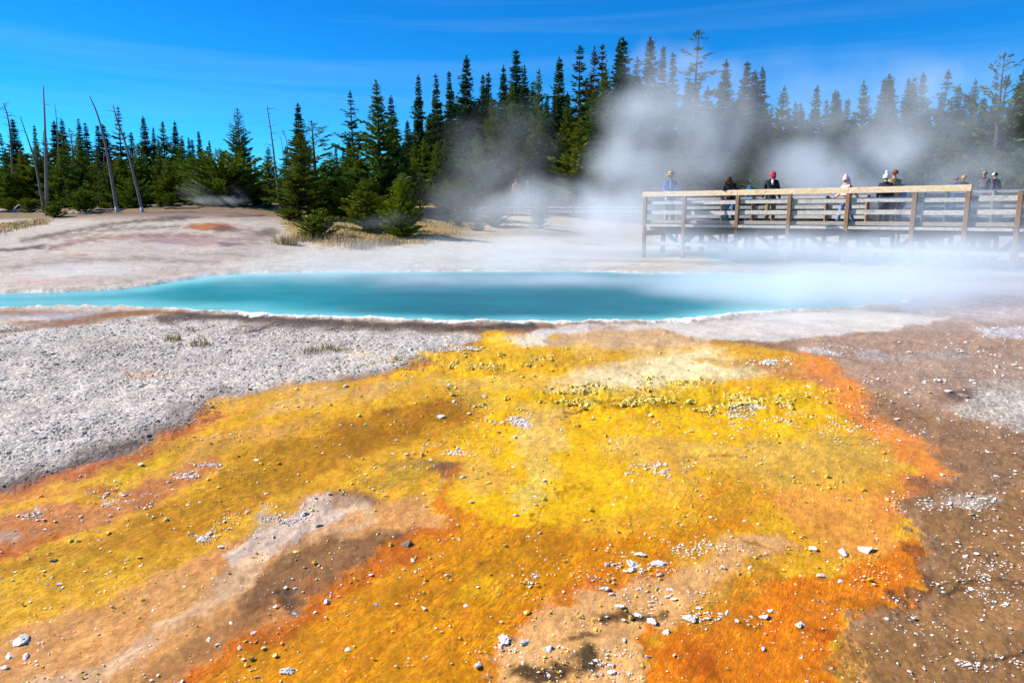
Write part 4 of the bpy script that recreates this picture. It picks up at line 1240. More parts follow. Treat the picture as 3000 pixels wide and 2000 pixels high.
def log(px, py, L, r, rz, label, mat=None, fork=False):
    x, y, z = [float(a[0]) for a in ground_hit(px, py)]
    o = empty("fallen_log", (x, y, z), rz)
    mb = MB()
    n = 7
    pts = [(-L / 2 + L * i / (n - 1), 0.05 * L * math.sin(i * 1.1), r * 0.7 + 0.04 * L * (i == n - 1) + 0.02 * math.sin(i * 2.3)) for i in range(n)]
    mb.tube(pts, [r * (1 - 0.09 * i) for i in range(n)], 8)
    mb.build("trunk", mat or M_SNAGFOOT, o, True)
    if fork:
        for s in (-1, 1, 0.4):
            mb = MB()
            mb.tube([(0.1 * L * s, 0, r), (0.1 * L * s + .2 * L, s * .12 * L, r + .14 * L), (0.1 * L * s + .32 * L, s * .2 * L, r + .10 * L)], [r * .6, r * .4, r * .15], 6)
            mb.build("branch", mat or M_SNAGFOOT, o, True)
    return tag(o, label, "log", "fallen logs by the left woods")
log(52, 622, 2.2, 0.09, 0.1, "bleached forked fallen branch left of the tall straight snag", None, True)
log(238, 626, 1.3, 0.06, -0.1, "small pale fallen log below the bright rounded bush")
log(325, 618, 1.6, 0.08, 0.05, "dark fallen log at the foot of the first leaning snag", M_SNAG)
log(470, 606, 2.6, 0.07, -0.05, "long grey fallen log right of the second leaning snag", M_SNAG)
log(160, 570, 1.2, 0.10, 0.2, "pale fallen log end in the shade behind the tall straight snag")
log(540, 612, 2.0, 0.06, 0.1, "low dark fallen log near the ground steam", M_SNAG)
log(800, 596, 2.4, 0.07, -0.1, "pale fallen log at the foot of the gap's lone snag")
log(985, 648, 1.2, 0.05, 0.3, "thin fallen branch on the grassy knoll", M_SNAG)
# ------------------------------------------------------------------ boardwalk
def wood_mat(name, c0, c1, knots=0.5, rough=0.8):
    m, nt, b = new_mat(name)
    g = nd(nt, "ShaderNodeTexCoord").outputs["Object"]
    mp = nd(nt, "ShaderNodeMapping", {"Vector": g, "Rotation": (0, 0, R(41.5)), "Scale": (0.8, 10, 14)})
    n = nd(nt, "ShaderNodeTexNoise", {"Vector": mp.outputs[0], "Scale": 2.0, "Detail": 7.0, "Roughness": 0.6, "Distortion": 0.5}).outputs["Fac"]
    k = nd(nt, "ShaderNodeTexNoise", {"Vector": g, "Scale": 2.2, "Detail": 4.0, "Roughness": 0.7}).outputs["Fac"]
    c = mixc(nt, maprange(nt, n, 0.32, 0.68), c0, c1)
    c = mixc(nt, mathn(nt, 'MULTIPLY', maprange(nt, k, 0.56, 0.70), knots, clamp=True), c, [x * 0.35 for x in c0])
    nt.links.new(c, b.inputs["Base Color"])
    b.inputs["Roughness"].default_value = rough
    bp = nd(nt, "ShaderNodeBump", {"Strength": 0.4, "Distance": 0.01, "Height": n})
    nt.links.new(bp.outputs[0], b.inputs["Normal"])
    return m
M_FRESH = wood_mat("fresh_pale_lumber", (0.50, 0.34, 0.17), (0.74, 0.60, 0.40), 0.3)
M_GREYW = wood_mat("weathered_grey_lumber", (0.30, 0.28, 0.25), (0.56, 0.53, 0.48), 0.6)
M_POST = wood_mat("brown_post_lumber", (0.16, 0.085, 0.042), (0.30, 0.17, 0.085), 0.4)
M_DECKW = wood_mat("deck_boards", (0.24, 0.19, 0.15), (0.40, 0.33, 0.27), 0.3)
M_UNDER = wood_mat("old_dark_timber", (0.09, 0.075, 0.062), (0.20, 0.17, 0.14), 0.3)

PA = Vector([float(a) for a in at(1890, 600, 25.6)]); PA.z = 0
PB = Vector([float(a) for a in at(2832, 600, 19.0)]); PB.z = 0
BD = (PB - PA).normalized()
BIN = Vector((-BD.y, BD.x, 0))             # away from the pool, across the deck
DECK = 2.05

def bw_pt(px, inset=0.0, base=PA):
    """point of the (inset) boardwalk front line on the vertical plane through the camera and photograph column px"""
    dx, dy, _ = ray(px, 620)
    k = float(dx / dy)
    o = base + BIN * inset
    s = (k * o.y - o.x) / (BD.x - k * BD.y)
    return o + BD * s

bw = empty("boardwalk", (PA.x, PA.y, 0.0))
tag(bw, "raised wooden boardwalk with pale top rail and brown posts beside the pool", "boardwalk")
def bpart(mb, name, mat, parent=None, **k):
    o = mb.build(name, mat, parent or bw, **k)
    return o
def loc(p, z): return Vector((p.x - PA.x, p.y - PA.y, z))
posts = [bw_pt(x) for x in (1890, 2005, 2160, 2312, 2482, 2677, 2832)]
last = bw_pt(2985)
ext = last + BD * 1.9
for i, p in enumerate(posts + [last, ext]):
    mb = MB()
    top = 2.985 if i < 7 else 2.96
    gb = gz(p.x, p.y) - 0.15
    a = loc(p, 0)
    mb.beam((a.x, a.y, gb), (a.x, a.y, top), 0.11, 0.11, up=BIN)
    bpart(mb, "post", M_POST, bevel=0.006)
allp = posts + [last, ext]
JOG = [0.01, -0.012, 0.006, -0.006, 0.012, -0.008, 0.004, 0.008, 0]
for i in range(len(allp) - 1):
    a, b = allp[i], allp[i + 1]
    e = BD * 0.008
    for (z0, z1, nm, mt) in ((2.70, 2.84, "rail", M_GREYW), (2.355, 2.485, "rail", M_GREYW), (2.052, 2.165, "toe_board", M_DECKW)):
        mb = MB()
        off = BIN * (0.055 + 0.026)
        zc = (z0 + z1) / 2 + JOG[i] * (1 if nm == "rail" else .4)
        mb.beam(loc(a + off + e, zc), loc(b + off - e, zc + JOG[i + 1] * 0.5), 0.046, z1 - z0)
        bpart(mb, nm, mt, bevel=0.006)
    mb = MB()
    mb.beam(loc(a - BIN * 0.02 + BD * 0.06, 1.985), loc(b - BIN * 0.02 - BD * 0.06, 1.985), 0.045, 0.085)
    bpart(mb, "fascia_board", M_GREYW, bevel=0.004)
    if i not in (2, 3):
        mb = MB()
        mb.beam(loc(a + BD * 0.06, 1.36), loc(b - BD * 0.06, 1.36), 0.05, 0.12)
        bpart(mb, "lower_beam", M_GREYW, bevel=0.004)
# the fresh top rail in two lengths butted over the third post
for a, b in ((posts[0] - BD * 0.10, posts[2] - BD * 0.004), (posts[2] + BD * 0.004, posts[4] - BD * .003), (posts[4] + BD * .003, posts[6] + BD * 0.06)):
    mb = MB()
    mb.beam(loc(a - BIN * 0.035, 3.04), loc(b - BIN * 0.035, 3.04), 0.045, 0.145)
    mb.beam(loc(a + BIN * 0.085, 3.118), loc(b + BIN * 0.085, 3.118), 0.20, 0.04)
    bpart(mb, "top_rail", M_FRESH, bevel=0.005)
# deck
DW = 5.2
mb = MB()
span0, span1 = allp[0] - BD * 0.1, ext + BD * 0.4
Ld = (span1 - span0).length
npl = int(Ld / 0.15)
for i in range(npl):
    c = span0 + BD * (0.075 + i * 0.15)
    mb.beam(loc(c + BIN * 0.09, DECK - 0.022 + random.uniform(-.003, .003)), loc(c + BIN * DW, DECK - 0.022 + random.uniform(-.003, .003)), 0.14, 0.04)
bpart(mb, "deck", M_DECKW)
# joists, cross beams, braces and short inner posts under it
for ins in (0.55, 1.7, 3.0, 4.4):
    mb = MB()
    mb.beam(loc(span0 + BIN * ins, DECK - 0.145), loc(span1 + BIN * ins, DECK - 0.145), 0.07, 0.19)
    bpart(mb, "joist", M_UNDER)
for i, p in enumerate(allp[:8]):
    mb = MB()
    mb.beam(loc(p + BIN * 0.07, DECK - 0.34), loc(p + BIN * (DW - .2), DECK - 0.34), 0.12, 0.18)
    bpart(mb, "cross_beam", M_UNDER)
    for ins in (1.3, 3.2, 5.0):
        q = p + BIN * ins
        mb = MB()
        mb.beam(loc(q, gz(q.x, q.y) - 0.1), loc(q, DECK - 0.43), 0.13, 0.13, up=BIN)
        bpart(mb, "support_post", M_UNDER)
    if i < 7:
        q = allp[i + 1]
        mb = MB()
        m = (p + q) / 2
        mb.beam(loc(p + BIN * 1.2, 1.85), loc(m + BIN * 1.2, 1.25), 0.05, 0.13)
        mb.beam(loc(m + BIN * 1.26, 1.25), loc(q + BIN * 1.26, 1.85), 0.05, 0.13)
        bpart(mb, "brace", M_UNDER)

def railing(label, pts, z0, hs, post_h, mat, pmat, name="boardwalk_railing", deck=None, cat="railing", r=0.12):
    """a separate run of railing; pts world ground points"""
    o = empty(name, (pts[0].x, pts[0].y, z0))
    L = lambda p, z: Vector((p.x - pts[0].x, p.y - pts[0].y, z - z0))
    for p in pts:
        mb = MB(); mb.beam(L(p, min(gz(p.x, p.y), z0) - .05), L(p, z0 + post_h), 0.10, 0.10, up=Vector((0, 1, 0)))
        mb.build("post", pmat, o)
    for a, b in zip(pts[:-1], pts[1:]):
        d = (b - a).normalized()
        n = Vector((-d.y, d.x, 0)) * 0.08
        for h in hs:
            mb = MB(); mb.beam(L(a + n + d * .005, z0 + h), L(b + n - d * .005, z0 + h), 0.045, r)
            mb.build("rail", mat, o)
    if deck:
        mb = MB()
        a, b = pts[0], pts[-1]
        d = (b - a).normalized(); n = Vector((-d.y, d.x, 0))
        mb.beam(L(a + n * (deck / 2 + .12), z0 - 0.03), L(b + n * (deck / 2 + .12), z0 - 0.03), deck, 0.05)
        mb.build("deck", M_DECKW, o)
        mb = MB()
        mb.beam(L(a + n * .06, z0 - 0.12), L(b + n * .06, z0 - 0.12), 0.05, 0.16)
        mb.build("fascia_board", M_GREYW, o)
    return tag(o, label, cat)
back = [bw_pt(x, DW) for x in (1985, 2115, 2205, 2310, 2420, 2540)]
railing("weathered low railing along the far side of the boardwalk behind the visitors", back, DECK, (0.22, 0.58, 0.92), 0.98, M_GREYW, M_POST)
fr = [Vector([float(a) for a in at(px, 600, Y)]) for px, Y in ((2640, 33.0), (2705, 32.6), (2772, 32.2), (2840, 31.8), (2910, 31.4), (2985, 31.0), (3060, 30.6), (3140, 30.2))]
for p in fr: p.z = 0
railing("distant boardwalk with hazy grey railing at the right edge of the photo", fr, 2.42, (0.30, 0.62, 0.92), 0.95, M_GREYW, M_UNDER, name="boardwalk", deck=2.6, cat="boardwalk")
fc = [Vector([float(a) for a in at(px, 600, Y)]) for px, Y in ((1455, 44.0), (1530, 43.4), (1600, 43.0), (1680, 42.4), (1780, 42.0), (1880, 41.5))]
for p in fc: p.z = 0
railing("low distant boardwalk under the two walkers beneath the dark middle stand", fc, 2.62, (0.13,), 0.16, M_GREYW, M_UNDER, name="boardwalk", deck=2.4, cat="boardwalk", r=0.1)
fb = [Vector([float(a) for a in at(px, 640, Y)]) for px, Y in ((1385, 40.5), (1440, 40.0), (1500, 39.6), (1560, 39.2))]
for p in fb: p.z = 0
railing("pale low walkway edge showing through misty pines left of the steam column", fb, gz(float(at(1440, 604, 40.0)[0]), 40.0) + 0.3, (), 0.02, M_GREYW, M_UNDER, name="boardwalk", deck=2.2, cat="boardwalk")

# ------------------------------------------------------------------ visitors
def cloth_mat(name, c, c2=None, zsplit=None, rough=0.85):
    m, nt, b = new_mat(name)
    g = nd(nt, "ShaderNodeTexCoord").outputs["Object"]
    n = nd(nt, "ShaderNodeTexNoise", {"Vector": g, "Scale": 7.0, "Detail": 5.0, "Roughness": 0.6}).outputs["Fac"]
    f = maprange(nt, n, 0.3, 0.7, 0.8, 1.15)
    col = [float(x) for x in c]
    base = mixc(nt, 0.0, col, col)
    if c2 is not None:
        z = nd(nt, "ShaderNodeSeparateXYZ", {0: g}).outputs["Z"]
        base = mixc(nt, mathn(nt, 'GREATER_THAN', z, zsplit), col, [float(x) for x in c2])
    nt.links.new(mixc(nt, 1.0, base, nd(nt, "ShaderNodeCombineColor", {0: f, 1: f, 2: f}).outputs[0], 'MULTIPLY'), b.inputs["Base Color"])
    b.inputs["Roughness"].default_value = rough
    bp = nd(nt, "ShaderNodeBump", {"Strength": 0.5, "Distance": 0.02, "Height": n})
    nt.links.new(bp.outputs[0], b.inputs["Normal"])
    return m
_cm = {}
def cloth(c, c2=None, zs=None):
    k = (c, c2, zs)
    if k not in _cm: _cm[k] = cloth_mat("cloth", lin(c) * .85, None if c2 is None else lin(c2) * .85, zs)
    return _cm[k]
M_SKIN = cloth_mat("skin", lin((200, 140, 112)) * .85, rough=0.6)
M_EYE = cloth_mat("eye", (0.03, 0.025, 0.02), rough=0.3)

def skin(joints, bones, radii, root, sub=1):
    names = list(joints)
    me = bpy.data.meshes.new("tmp")
    me.from_pydata([joints[n] for n in names], [(names.index(a), names.index(b)) for a, b in bones], [])
    o = bpy.data.objects.new("tmp", me)
    COL.objects.link(o)
    sk = o.modifiers.new("s", 'SKIN')
    sk.use_smooth_shade = True
    if sub:
        ss = o.modifiers.new("ss", 'SUBSURF'); ss.levels = ss.render_levels = sub
    for i, n in enumerate(names):
        d = me.skin_vertices[0].data[i]
        r = radii[n]
        d.radius = (r, r) if not isinstance(r, tuple) else r
        d.use_root = (n == root)
    dg = bpy.context.evaluated_depsgraph_get()
    out = bpy.data.meshes.new_from_object(o.evaluated_get(dg))
    bpy.data.objects.remove(o)
    bpy.data.meshes.remove(me)
    return out

def ik(a, b, l1, l2, hint):
    d = b - a
    L = min(d.length, (l1 + l2) * 0.995)
    d.normalize()
    x = (l1 * l1 - l2 * l2 + L * L) / (2 * L)
    hgt = math.sqrt(max(l1 * l1 - x * x, 0))
    h = hint - d * hint.dot(d)
    h.normalize()
    return a + d * x + h * hgt, a + d * L

def person(label, X, Y, Z, h, rz, top, bottom, shoe=(40, 34, 30), lean=0, nod=0, hands=None, stride=0.06, hat=None, hatc=None, hair=None, hairc=(50, 36, 28), coat=0.0, vest=None, shirt=None, fingers=True, jacket2=None, group="visitors on the boardwalks"):
    s = h / 1.76
    V = Vector
    o = empty("person", (X, Y, Z), R(rz))
    o.scale = (s, s, s)
    tag(o, label, "person", group)
    piv = V((0, 0, .95))
    ML = Matrix.Translation(piv) @ Matrix.Rotation(R(lean), 4, 'X') @ Matrix.Translation(-piv)
    up = lambda x, y, z: ML @ V((x, y, z))
    neck = up(0, 0.0, 1.50)
    MH = Matrix.Translation(neck) @ Matrix.Rotation(R(nod), 4, 'X') @ Matrix.Translation(-neck)
    hd = lambda x, y, z: MH @ (ML @ V((x, y, z)))
    J = {"pelvis": V((0, 0, .95)), "waist": up(0, 0, 1.10), "chest": up(0, 0, 1.30), "neckbase": up(0, 0.005, 1.44), "neck": up(0, 0.0, 1.51), "jaw": hd(0, -0.035, 1.575), "skull": hd(0, -0.015, 1.655), "crown": hd(0, -0.005, 1.725)}
    Rr = {"pelvis": .115, "waist": .10, "chest": .115, "neckbase": .065, "neck": .052, "jaw": .062, "skull": .082, "crown": .055}
    B = [("pelvis", "waist"), ("waist", "chest"), ("chest", "neckbase"), ("neckbase", "neck"), ("neck", "jaw"), ("jaw", "skull"), ("skull", "crown")]
    hands = hands or [(-.27, -.04, .80), (.27, -.04, .80)]
    wr = []
    for sgn, nm, hp in ((-1, "r", hands[0]), (1, "l", hands[1])):
        sh = up(sgn * .175, 0, 1.40)
        el, w = ik(sh, V(hp) + V((0, 0, .0)), .29, .26, V((sgn * .5, .8, -.2)))
        J["sh" + nm], J["el" + nm], J["wr" + nm] = sh, el, w
        hdir = (w - el).normalized()
        J["pa" + nm] = w + hdir * .075
        Rr.update({"sh" + nm: .062, "el" + nm: .042, "wr" + nm: .028, "pa" + nm: .030})
        B += [("chest", "sh" + nm), ("sh" + nm, "el" + nm), ("el" + nm, "wr" + nm), ("wr" + nm, "pa" + nm)]
        wr.append((w, hdir, sgn))
        hp_ = V((sgn * .095, 0, .90))
        ft = V((sgn * .11, sgn * stride, .085))
        kn, an = ik(hp_, ft, .43, .41, V((0, -1, 0)))
        J["hip" + nm], J["kn" + nm], J["an" + nm], J["toe" + nm] = hp_, kn, an, an + V((sgn * .03, -.17, -.045))
        Rr.update({"hip" + nm: .085, "kn" + nm: .055, "an" + nm: .038, "toe" + nm: .030})
        B += [("pelvis", "hip" + nm), ("hip" + nm, "kn" + nm), ("kn" + nm, "an" + nm), ("an" + nm, "toe" + nm)]
    bm_ = MB()
    bm_.add(skin(J, B, Rr, "pelvis", 1))
    # nose, ears and fingers grow out of the same mesh
    bm_.tube([hd(0, -.088, 1.665), hd(0, -.113, 1.632), hd(0, -.092, 1.622)], [.007, .013, .008], 6)
    for sgn in (-1, 1):
        bm_.ball(hd(sgn * .083, -.005, 1.64), .026, 1, (.45, .8, 1.2))
    if fingers:
        for w, hdir, sgn in wr:
            side = hdir.cross(V((sgn * 1.0, 0.1, 0.1))).normalized()
            inn = V((-sgn, 0, 0)); inn = (inn - hdir * inn.dot(hdir)).normalized()
            for k, (of, ln) in enumerate(((-.028, .062), (-.010, .074), (.010, .078), (.028, .068))):
                b0 = w + hdir * .075 + side * of
                bm_.tube([b0, b0 + hdir * ln * .5 + inn * .004, b0 + hdir * ln * .85 + inn * .022, b0 + hdir * ln + inn * .036], [.0095, .009, .0082, .0065], 6)
            b0 = w + hdir * .03 - side * .030
            bm_.tube([b0, b0 + hdir * .03 - side * .026 + inn * .012, b0 + hdir * .058 - side * .030 + inn * .024], [.0115, .0105, .008], 6)
    body = bm_.build("body", M_SKIN, o, True)
    mb = MB()
    for sgn in (-1, 1): mb.ball(hd(sgn * .030, -.088, 1.662), .010, 1)
    mb.ball(hd(0, -.089, 1.590), .016, 1, (1.2, .35, .35))
    mb.build("face", M_EYE, o, True)
    # trousers
    TJ = {k: J[k] for k in ("pelvis", "hipr", "hipl", "knr", "knl", "anr", "anl")}
    TJ["waist"] = up(0, 0, 1.06)
    for k in ("anr", "anl"): TJ[k] = J[k] + V((0, 0, .005))
    m = skin(TJ, [("waist", "pelvis")] + [e for n in "rl" for e in (("pelvis", "hip" + n), ("hip" + n, "kn" + n), ("kn" + n, "an" + n))], {"waist": .135, "pelvis": .14, "hipr": .108, "hipl": .108, "knr": .082, "knl": .082, "anr": .074, "anl": .074}, "pelvis")
    link("trousers", m, cloth(bottom), o)
    mb = MB()
    for n in "rl":
        a, t = J["an" + n], J["toe" + n]
        d = (t - a); d.z = 0; d.normalize()
        mb.tube([a - d * .055 + V((0, 0, -.045)), a + V((0, 0, -.03)), a + d * .10 + V((0, 0, -.045)), a + d * .19 + V((0, 0, -.058))], [.035, .052, .045, .026], 8)
    mb.build("shoes", cloth(shoe), o, True)
    # jacket or coat, one surface over torso and sleeves
    JJ = {k: J[k] for k in ("pelvis", "waist", "chest", "neckbase", "shr", "shl", "elr", "ell", "wrr", "wrl")}
    JJ["hem"] = V((0, 0, .86 - coat))
    JR = {"hem": .155 + coat * .12, "pelvis": .158, "waist": .15, "chest": .162, "neckbase": .085, "shr": .088, "shl": .088, "elr": .068, "ell": .068, "wrr": .05, "wrl": .05}
    m = skin(JJ, [("hem", "pelvis"), ("pelvis", "waist"), ("waist", "chest"), ("chest", "neckbase")] + [e for n in "rl" for e in (("chest", "sh" + n), ("sh" + n, "el" + n), ("el" + n, "wr" + n))], JR, "pelvis")
    link("coat" if coat > .1 else "jacket", m, cloth(top, jacket2, 1.22) if jacket2 else cloth(top), o)
    mb = MB()
    cpt = [up(.075 * math.cos(a), -.01 + .075 * math.sin(a), 1.485) for a in np.linspace(0, 2 * math.pi, 13)]
    mb.tube(cpt, [.024] * 13, 6)
    mb.build("collar", cloth(jacket2 or top), o, True)
    if shirt:
        mb = MB()
        mb.tube([up(0, -.085, 1.475), up(0, -.135, 1.40), up(0, -.165, 1.30 if vest is None else 1.02)], [.035, .045, .012 if vest is None else .05], 8)
        mb.build("shirt", cloth(shirt), o, True)
    if vest:
        for sgn in (-1, 1):
            mb = MB()
            mb.tube([up(sgn * .09, -.03, 1.47), up(sgn * .115, -.095, 1.36), up(sgn * .11, -.105, 1.12), up(sgn * .10, -.10, .92)], [.05, .075, .07, .065], 8)
            mb.build("vest_panel", cloth(vest), o, True)
    # hair and hat
    MHL = MH @ ML
    Hm = MHL @ Matrix.Translation((0, -.008, 1.66))
    if hair:
        mb = MB()
        mb.lathe([(.02, .105), (.06, .092), (.088, .06), (.101, .01), (.099, -.03)], Hm @ Matrix.Translation((0, .022, .006)), 16, 1.05)
        if hair == "long":
            mb.tube([hd(0, .06, 1.70), hd(0, .10, 1.60), up(0, .13, 1.42), up(0, .16, 1.20)], [.07, .095, .10, .05], 10)
            for sgn in (-1, 1):
                mb.tube([hd(sgn * .07, -.02, 1.70), hd(sgn * .10, -.03, 1.58), hd(sgn * .11, -.06, 1.44), hd(sgn * .10, -.09, 1.34)], [.035, .045, .042, .015], 8)
        mb.build("hair", cloth(hairc), o, True)
    if hat == "cap":
        mb = MB()
        mb.lathe([(.016, .118), (.055, .108), (.088, .075), (.104, .03), (.106, -.012)], Hm, 18, 1.12)
        fr_ = Hm @ Matrix.Translation((0, -.12, -.006))
        n = 10
        for zt in (0, 1):
            pass
        ring = []
        for k in range(n + 1):
            a = math.pi + math.pi * k / n
            ring.append((.088 * math.cos(a), -.095 * abs(math.sin(a)) - .0, -.018 * abs(math.sin(a))))
        vs = [mb.bm.verts.new(fr_ @ V((x, y + .03, z))) for x, y, z in ring]
        vs2 = [mb.bm.verts.new(fr_ @ V((x, y + .03, z - .008))) for x, y, z in ring]
        mb.bm.faces.new(vs); mb.bm.faces.new(vs2[::-1])
        for k in range(n): mb.bm.faces.new((vs[k], vs2[k], vs2[k + 1], vs[k + 1]))
        mb.bm.faces.new((vs[-1], vs2[-1], vs2[0], vs[0]))
        hob = mb.build("cap", cloth(hatc), o, True)
        mb = MB()
        mb.box((0, 0, 0), (.05, .004, .018), rot=(MHL.to_3x3() @ Matrix.Rotation(R(-22), 3, 'X')))
        e = mb.build("emblem", cloth((230, 225, 220)), hob)
        e.location = hd(0, -.117, 1.715)
    elif hat == "straw":
        mb = MB()
        mb.lathe([(.05, .125), (.075, .13), (.092, .11), (.101, .03), (.105, .01), (.19, -.012), (.20, -.006), (.198, -.018), (.10, -.004)], Hm @ Matrix.Translation((0, 0, .02)), 22, 1.1)
        hob = mb.build("straw_hat", cloth(hatc), o, True)
        mb = MB(); mb.lathe([(.103, .028), (.106, .028), (.107, .05), (.102, .05)], Hm @ Matrix.Translation((0, 0, .012)), 20, 1.1); mb.build("hat_band", cloth((70, 40, 30)), hob, True)
    elif hat in ("beanie", "bobble", "hood"):
        mb = MB()
        e = .05 if hat == "hood" else 0
        mb.lathe([(.012, .125 + e), (.05, .115 + e * .7), (.088, .075), (.108, .01), (.110, -.035), (.104, -.05)], Hm @ Matrix.Translation((0, .008, .012)), 18, 1.08)
        if hat == "hood":
            mb.tube([hd(0, .05, 1.66), hd(0, .055, 1.56), up(0, .06, 1.44)], [.10, .10, .115], 12)
        hob = mb.build("hood" if hat == "hood" else "knit_hat", cloth(hatc), o, True)
        if hat == "bobble":
            mb = MB(); mb.ball(hd(0, .0, 1.835), .052, 2); mb.build("pompom", cloth(hatc), hob, True)
    return o

def on_line(px, inset, top_py, dz=0.0):
    """a spot on the deck at photograph column px, and the height of someone whose head is at row top_py there"""
    p = bw_pt(px, inset)
    return p.x, p.y, DECK + dz, float(at(px, top_py, p.y)[2]) - DECK - dz

x, y, z, h = on_line(1962, 0.62, 503)
person("man in straw hat, dark vest and blue shirt, both hands on top rail", x, y, z, h * .985, -14, (40, 92, 190), (214, 208, 200), hat="straw", hatc=(206, 160, 104), hair="short", vest=(44, 46, 62), shirt=(60, 130, 230), hands=[(-.13, -.40, 1.09), (.13, -.40, 1.09)], lean=4, stride=.04)
x, y, z, h = on_line(2140, 0.75, 528)
person("woman with long brown hair bending over the rail, dark jacket and blue jeans", x, y, z, 1.66, -35, (36, 34, 40), (66, 110, 160), lean=30, nod=34, hair="long", hairc=(84, 60, 48), hands=[(-.18, -.52, .92), (.16, -.56, 1.0)], stride=.05)
x, y, z, h = on_line(2255, 0.95, 499)
person("man in a red cap, dark olive jacket and khaki trousers looking down at the pool", x, y, z, h * .985, -6, (72, 66, 52), (166, 128, 76), hat="cap", hatc=(214, 54, 62), hair="short", hairc=(70, 60, 52), nod=34, lean=3, shirt=(226, 226, 240), jacket2=(28, 30, 34), hands=[(-.31, -.08, .78), (.30, -.06, .79)], stride=.05, shoe=(44, 36, 28))
x, y, z, h = on_line(2478, 1.0, 512)
person("girl in pale pink hooded coat and light jeans striding along the boardwalk", x, y, z, h * .97, -78, (238, 196, 188), (120, 150, 196), hat="hood", hatc=(240, 202, 200), shoe=(220, 200, 200), stride=.26, lean=8, hands=[(-.22, -.34, 1.00), (.24, .36, .92)], coat=.08)
x, y, z, h = on_line(2588, 1.1, 498)
person("woman in a white bobble hat and long dark coat seen from behind", x, y, z, h * .925, 148, (34, 38, 54), (50, 50, 58), hat="bobble", hatc=(240, 240, 246), shoe=(140, 92, 66), coat=.34, stride=.12, hands=[(-.24, -.10, .86), (.24, -.08, .86)])
x, y, z, h = on_line(2612, 4.3, 498)
person("man in a tan jacket half hidden behind the woman in the bobble hat", x, y, z, h, 190, (176, 146, 100), (92, 84, 78), hair="short", hairc=(130, 84, 56), nod=6)
x, y, z, h = on_line(2638, 4.6, 537)
person("child in a pale blue hat right of the bobble-hat woman", x, y, z, h * .98, 205, (96, 128, 170), (70, 74, 92), hat="beanie", hatc=(180, 214, 240))
def far_person(px, top_py, Y, zf, *a, **k):
    X, Yy, zt = [float(v) for v in at(px, top_py, Y)]
    return person(a[0], X, Yy, zf, zt - zf, *a[1:], **k)
far_person(2197, 529, 30.5, DECK, "person in a teal jacket and light blue cap, small behind the rail", 95, (24, 120, 170), (60, 70, 90), hat="cap", hatc=(120, 190, 220), hair="short", fingers=False)
far_person(2803, 519, 32.6, 2.42, "person in a blue jacket on the distant right boardwalk", 150, (40, 96, 180), (80, 90, 120), hair="short", hairc=(150, 100, 70), fingers=False)
far_person(2825, 515, 32.9, 2.42, "person in dark clothes and a small orange hat on the distant right boardwalk", 170, (50, 56, 76), (50, 54, 64), hat="beanie", hatc=(230, 170, 90), fingers=False)
far_person(2886, 502, 31.9, 2.42, "tall person in a grey mottled coat on the distant right boardwalk", -50, (92, 90, 104), (70, 74, 88), hair="short", hairc=(150, 130, 120), coat=.2, fingers=False)
far_person(2926, 505, 31.6, 2.42, "person in a white hat and pale trousers turned away at the far right", 200, (70, 82, 96), (190, 188, 180), hat="cap", hatc=(236, 236, 240), hair="short", lean=12, fingers=False)
far_person(1513, 523, 43.9, 2.62, "walker in an orange-tan jacket on the low distant boardwalk", 200, (196, 140, 96), (128, 116, 108), hair="short", hairc=(60, 44, 36), fingers=False, stride=.14)
far_person(1547, 523, 43.7, 2.62, "dark-dressed walker beside the tan-jacketed one on the low distant boardwalk", -70, (30, 34, 48), (36, 40, 52), hair="short", fingers=False, stride=.12)
# ------------------------------------------------------------------ sinter rocks, chips and gravel
def rock_mat():
    m, nt, b = new_mat("white_sinter")
    g = nd(nt, "ShaderNodeNewGeometry").outputs["Position"]
    n = nd(nt, "ShaderNodeTexNoise", {"Vector": g, "Scale": 28.0, "Detail": 6.0, "Roughness": 0.65}).outputs["Fac"]
    oi = nd(nt, "ShaderNodeObjectInfo").outputs["Random"]
    c = mixc(nt, maprange(nt, n, 0.36, 0.62), (0.60, 0.48, 0.38), (0.86, 0.83, 0.79))
    c = mixc(nt, mathn(nt, 'MULTIPLY', oi, 0.4), c, (0.66, 0.54, 0.42))
    nt.links.new(c, b.inputs["Base Color"])
    b.inputs["Roughness"].default_value = 0.75
    bp = nd(nt, "ShaderNodeBump", {"Strength": 0.8, "Distance": 0.012, "Height": n})
    nt.links.new(bp.outputs[0], b.inputs["Normal"])
    return m
M_ROCK = rock_mat()
M_DARKROCK = bark_mat("dark_damp_rock", (0.17, 0.13, 0.10), (0.42, 0.35, 0.28))

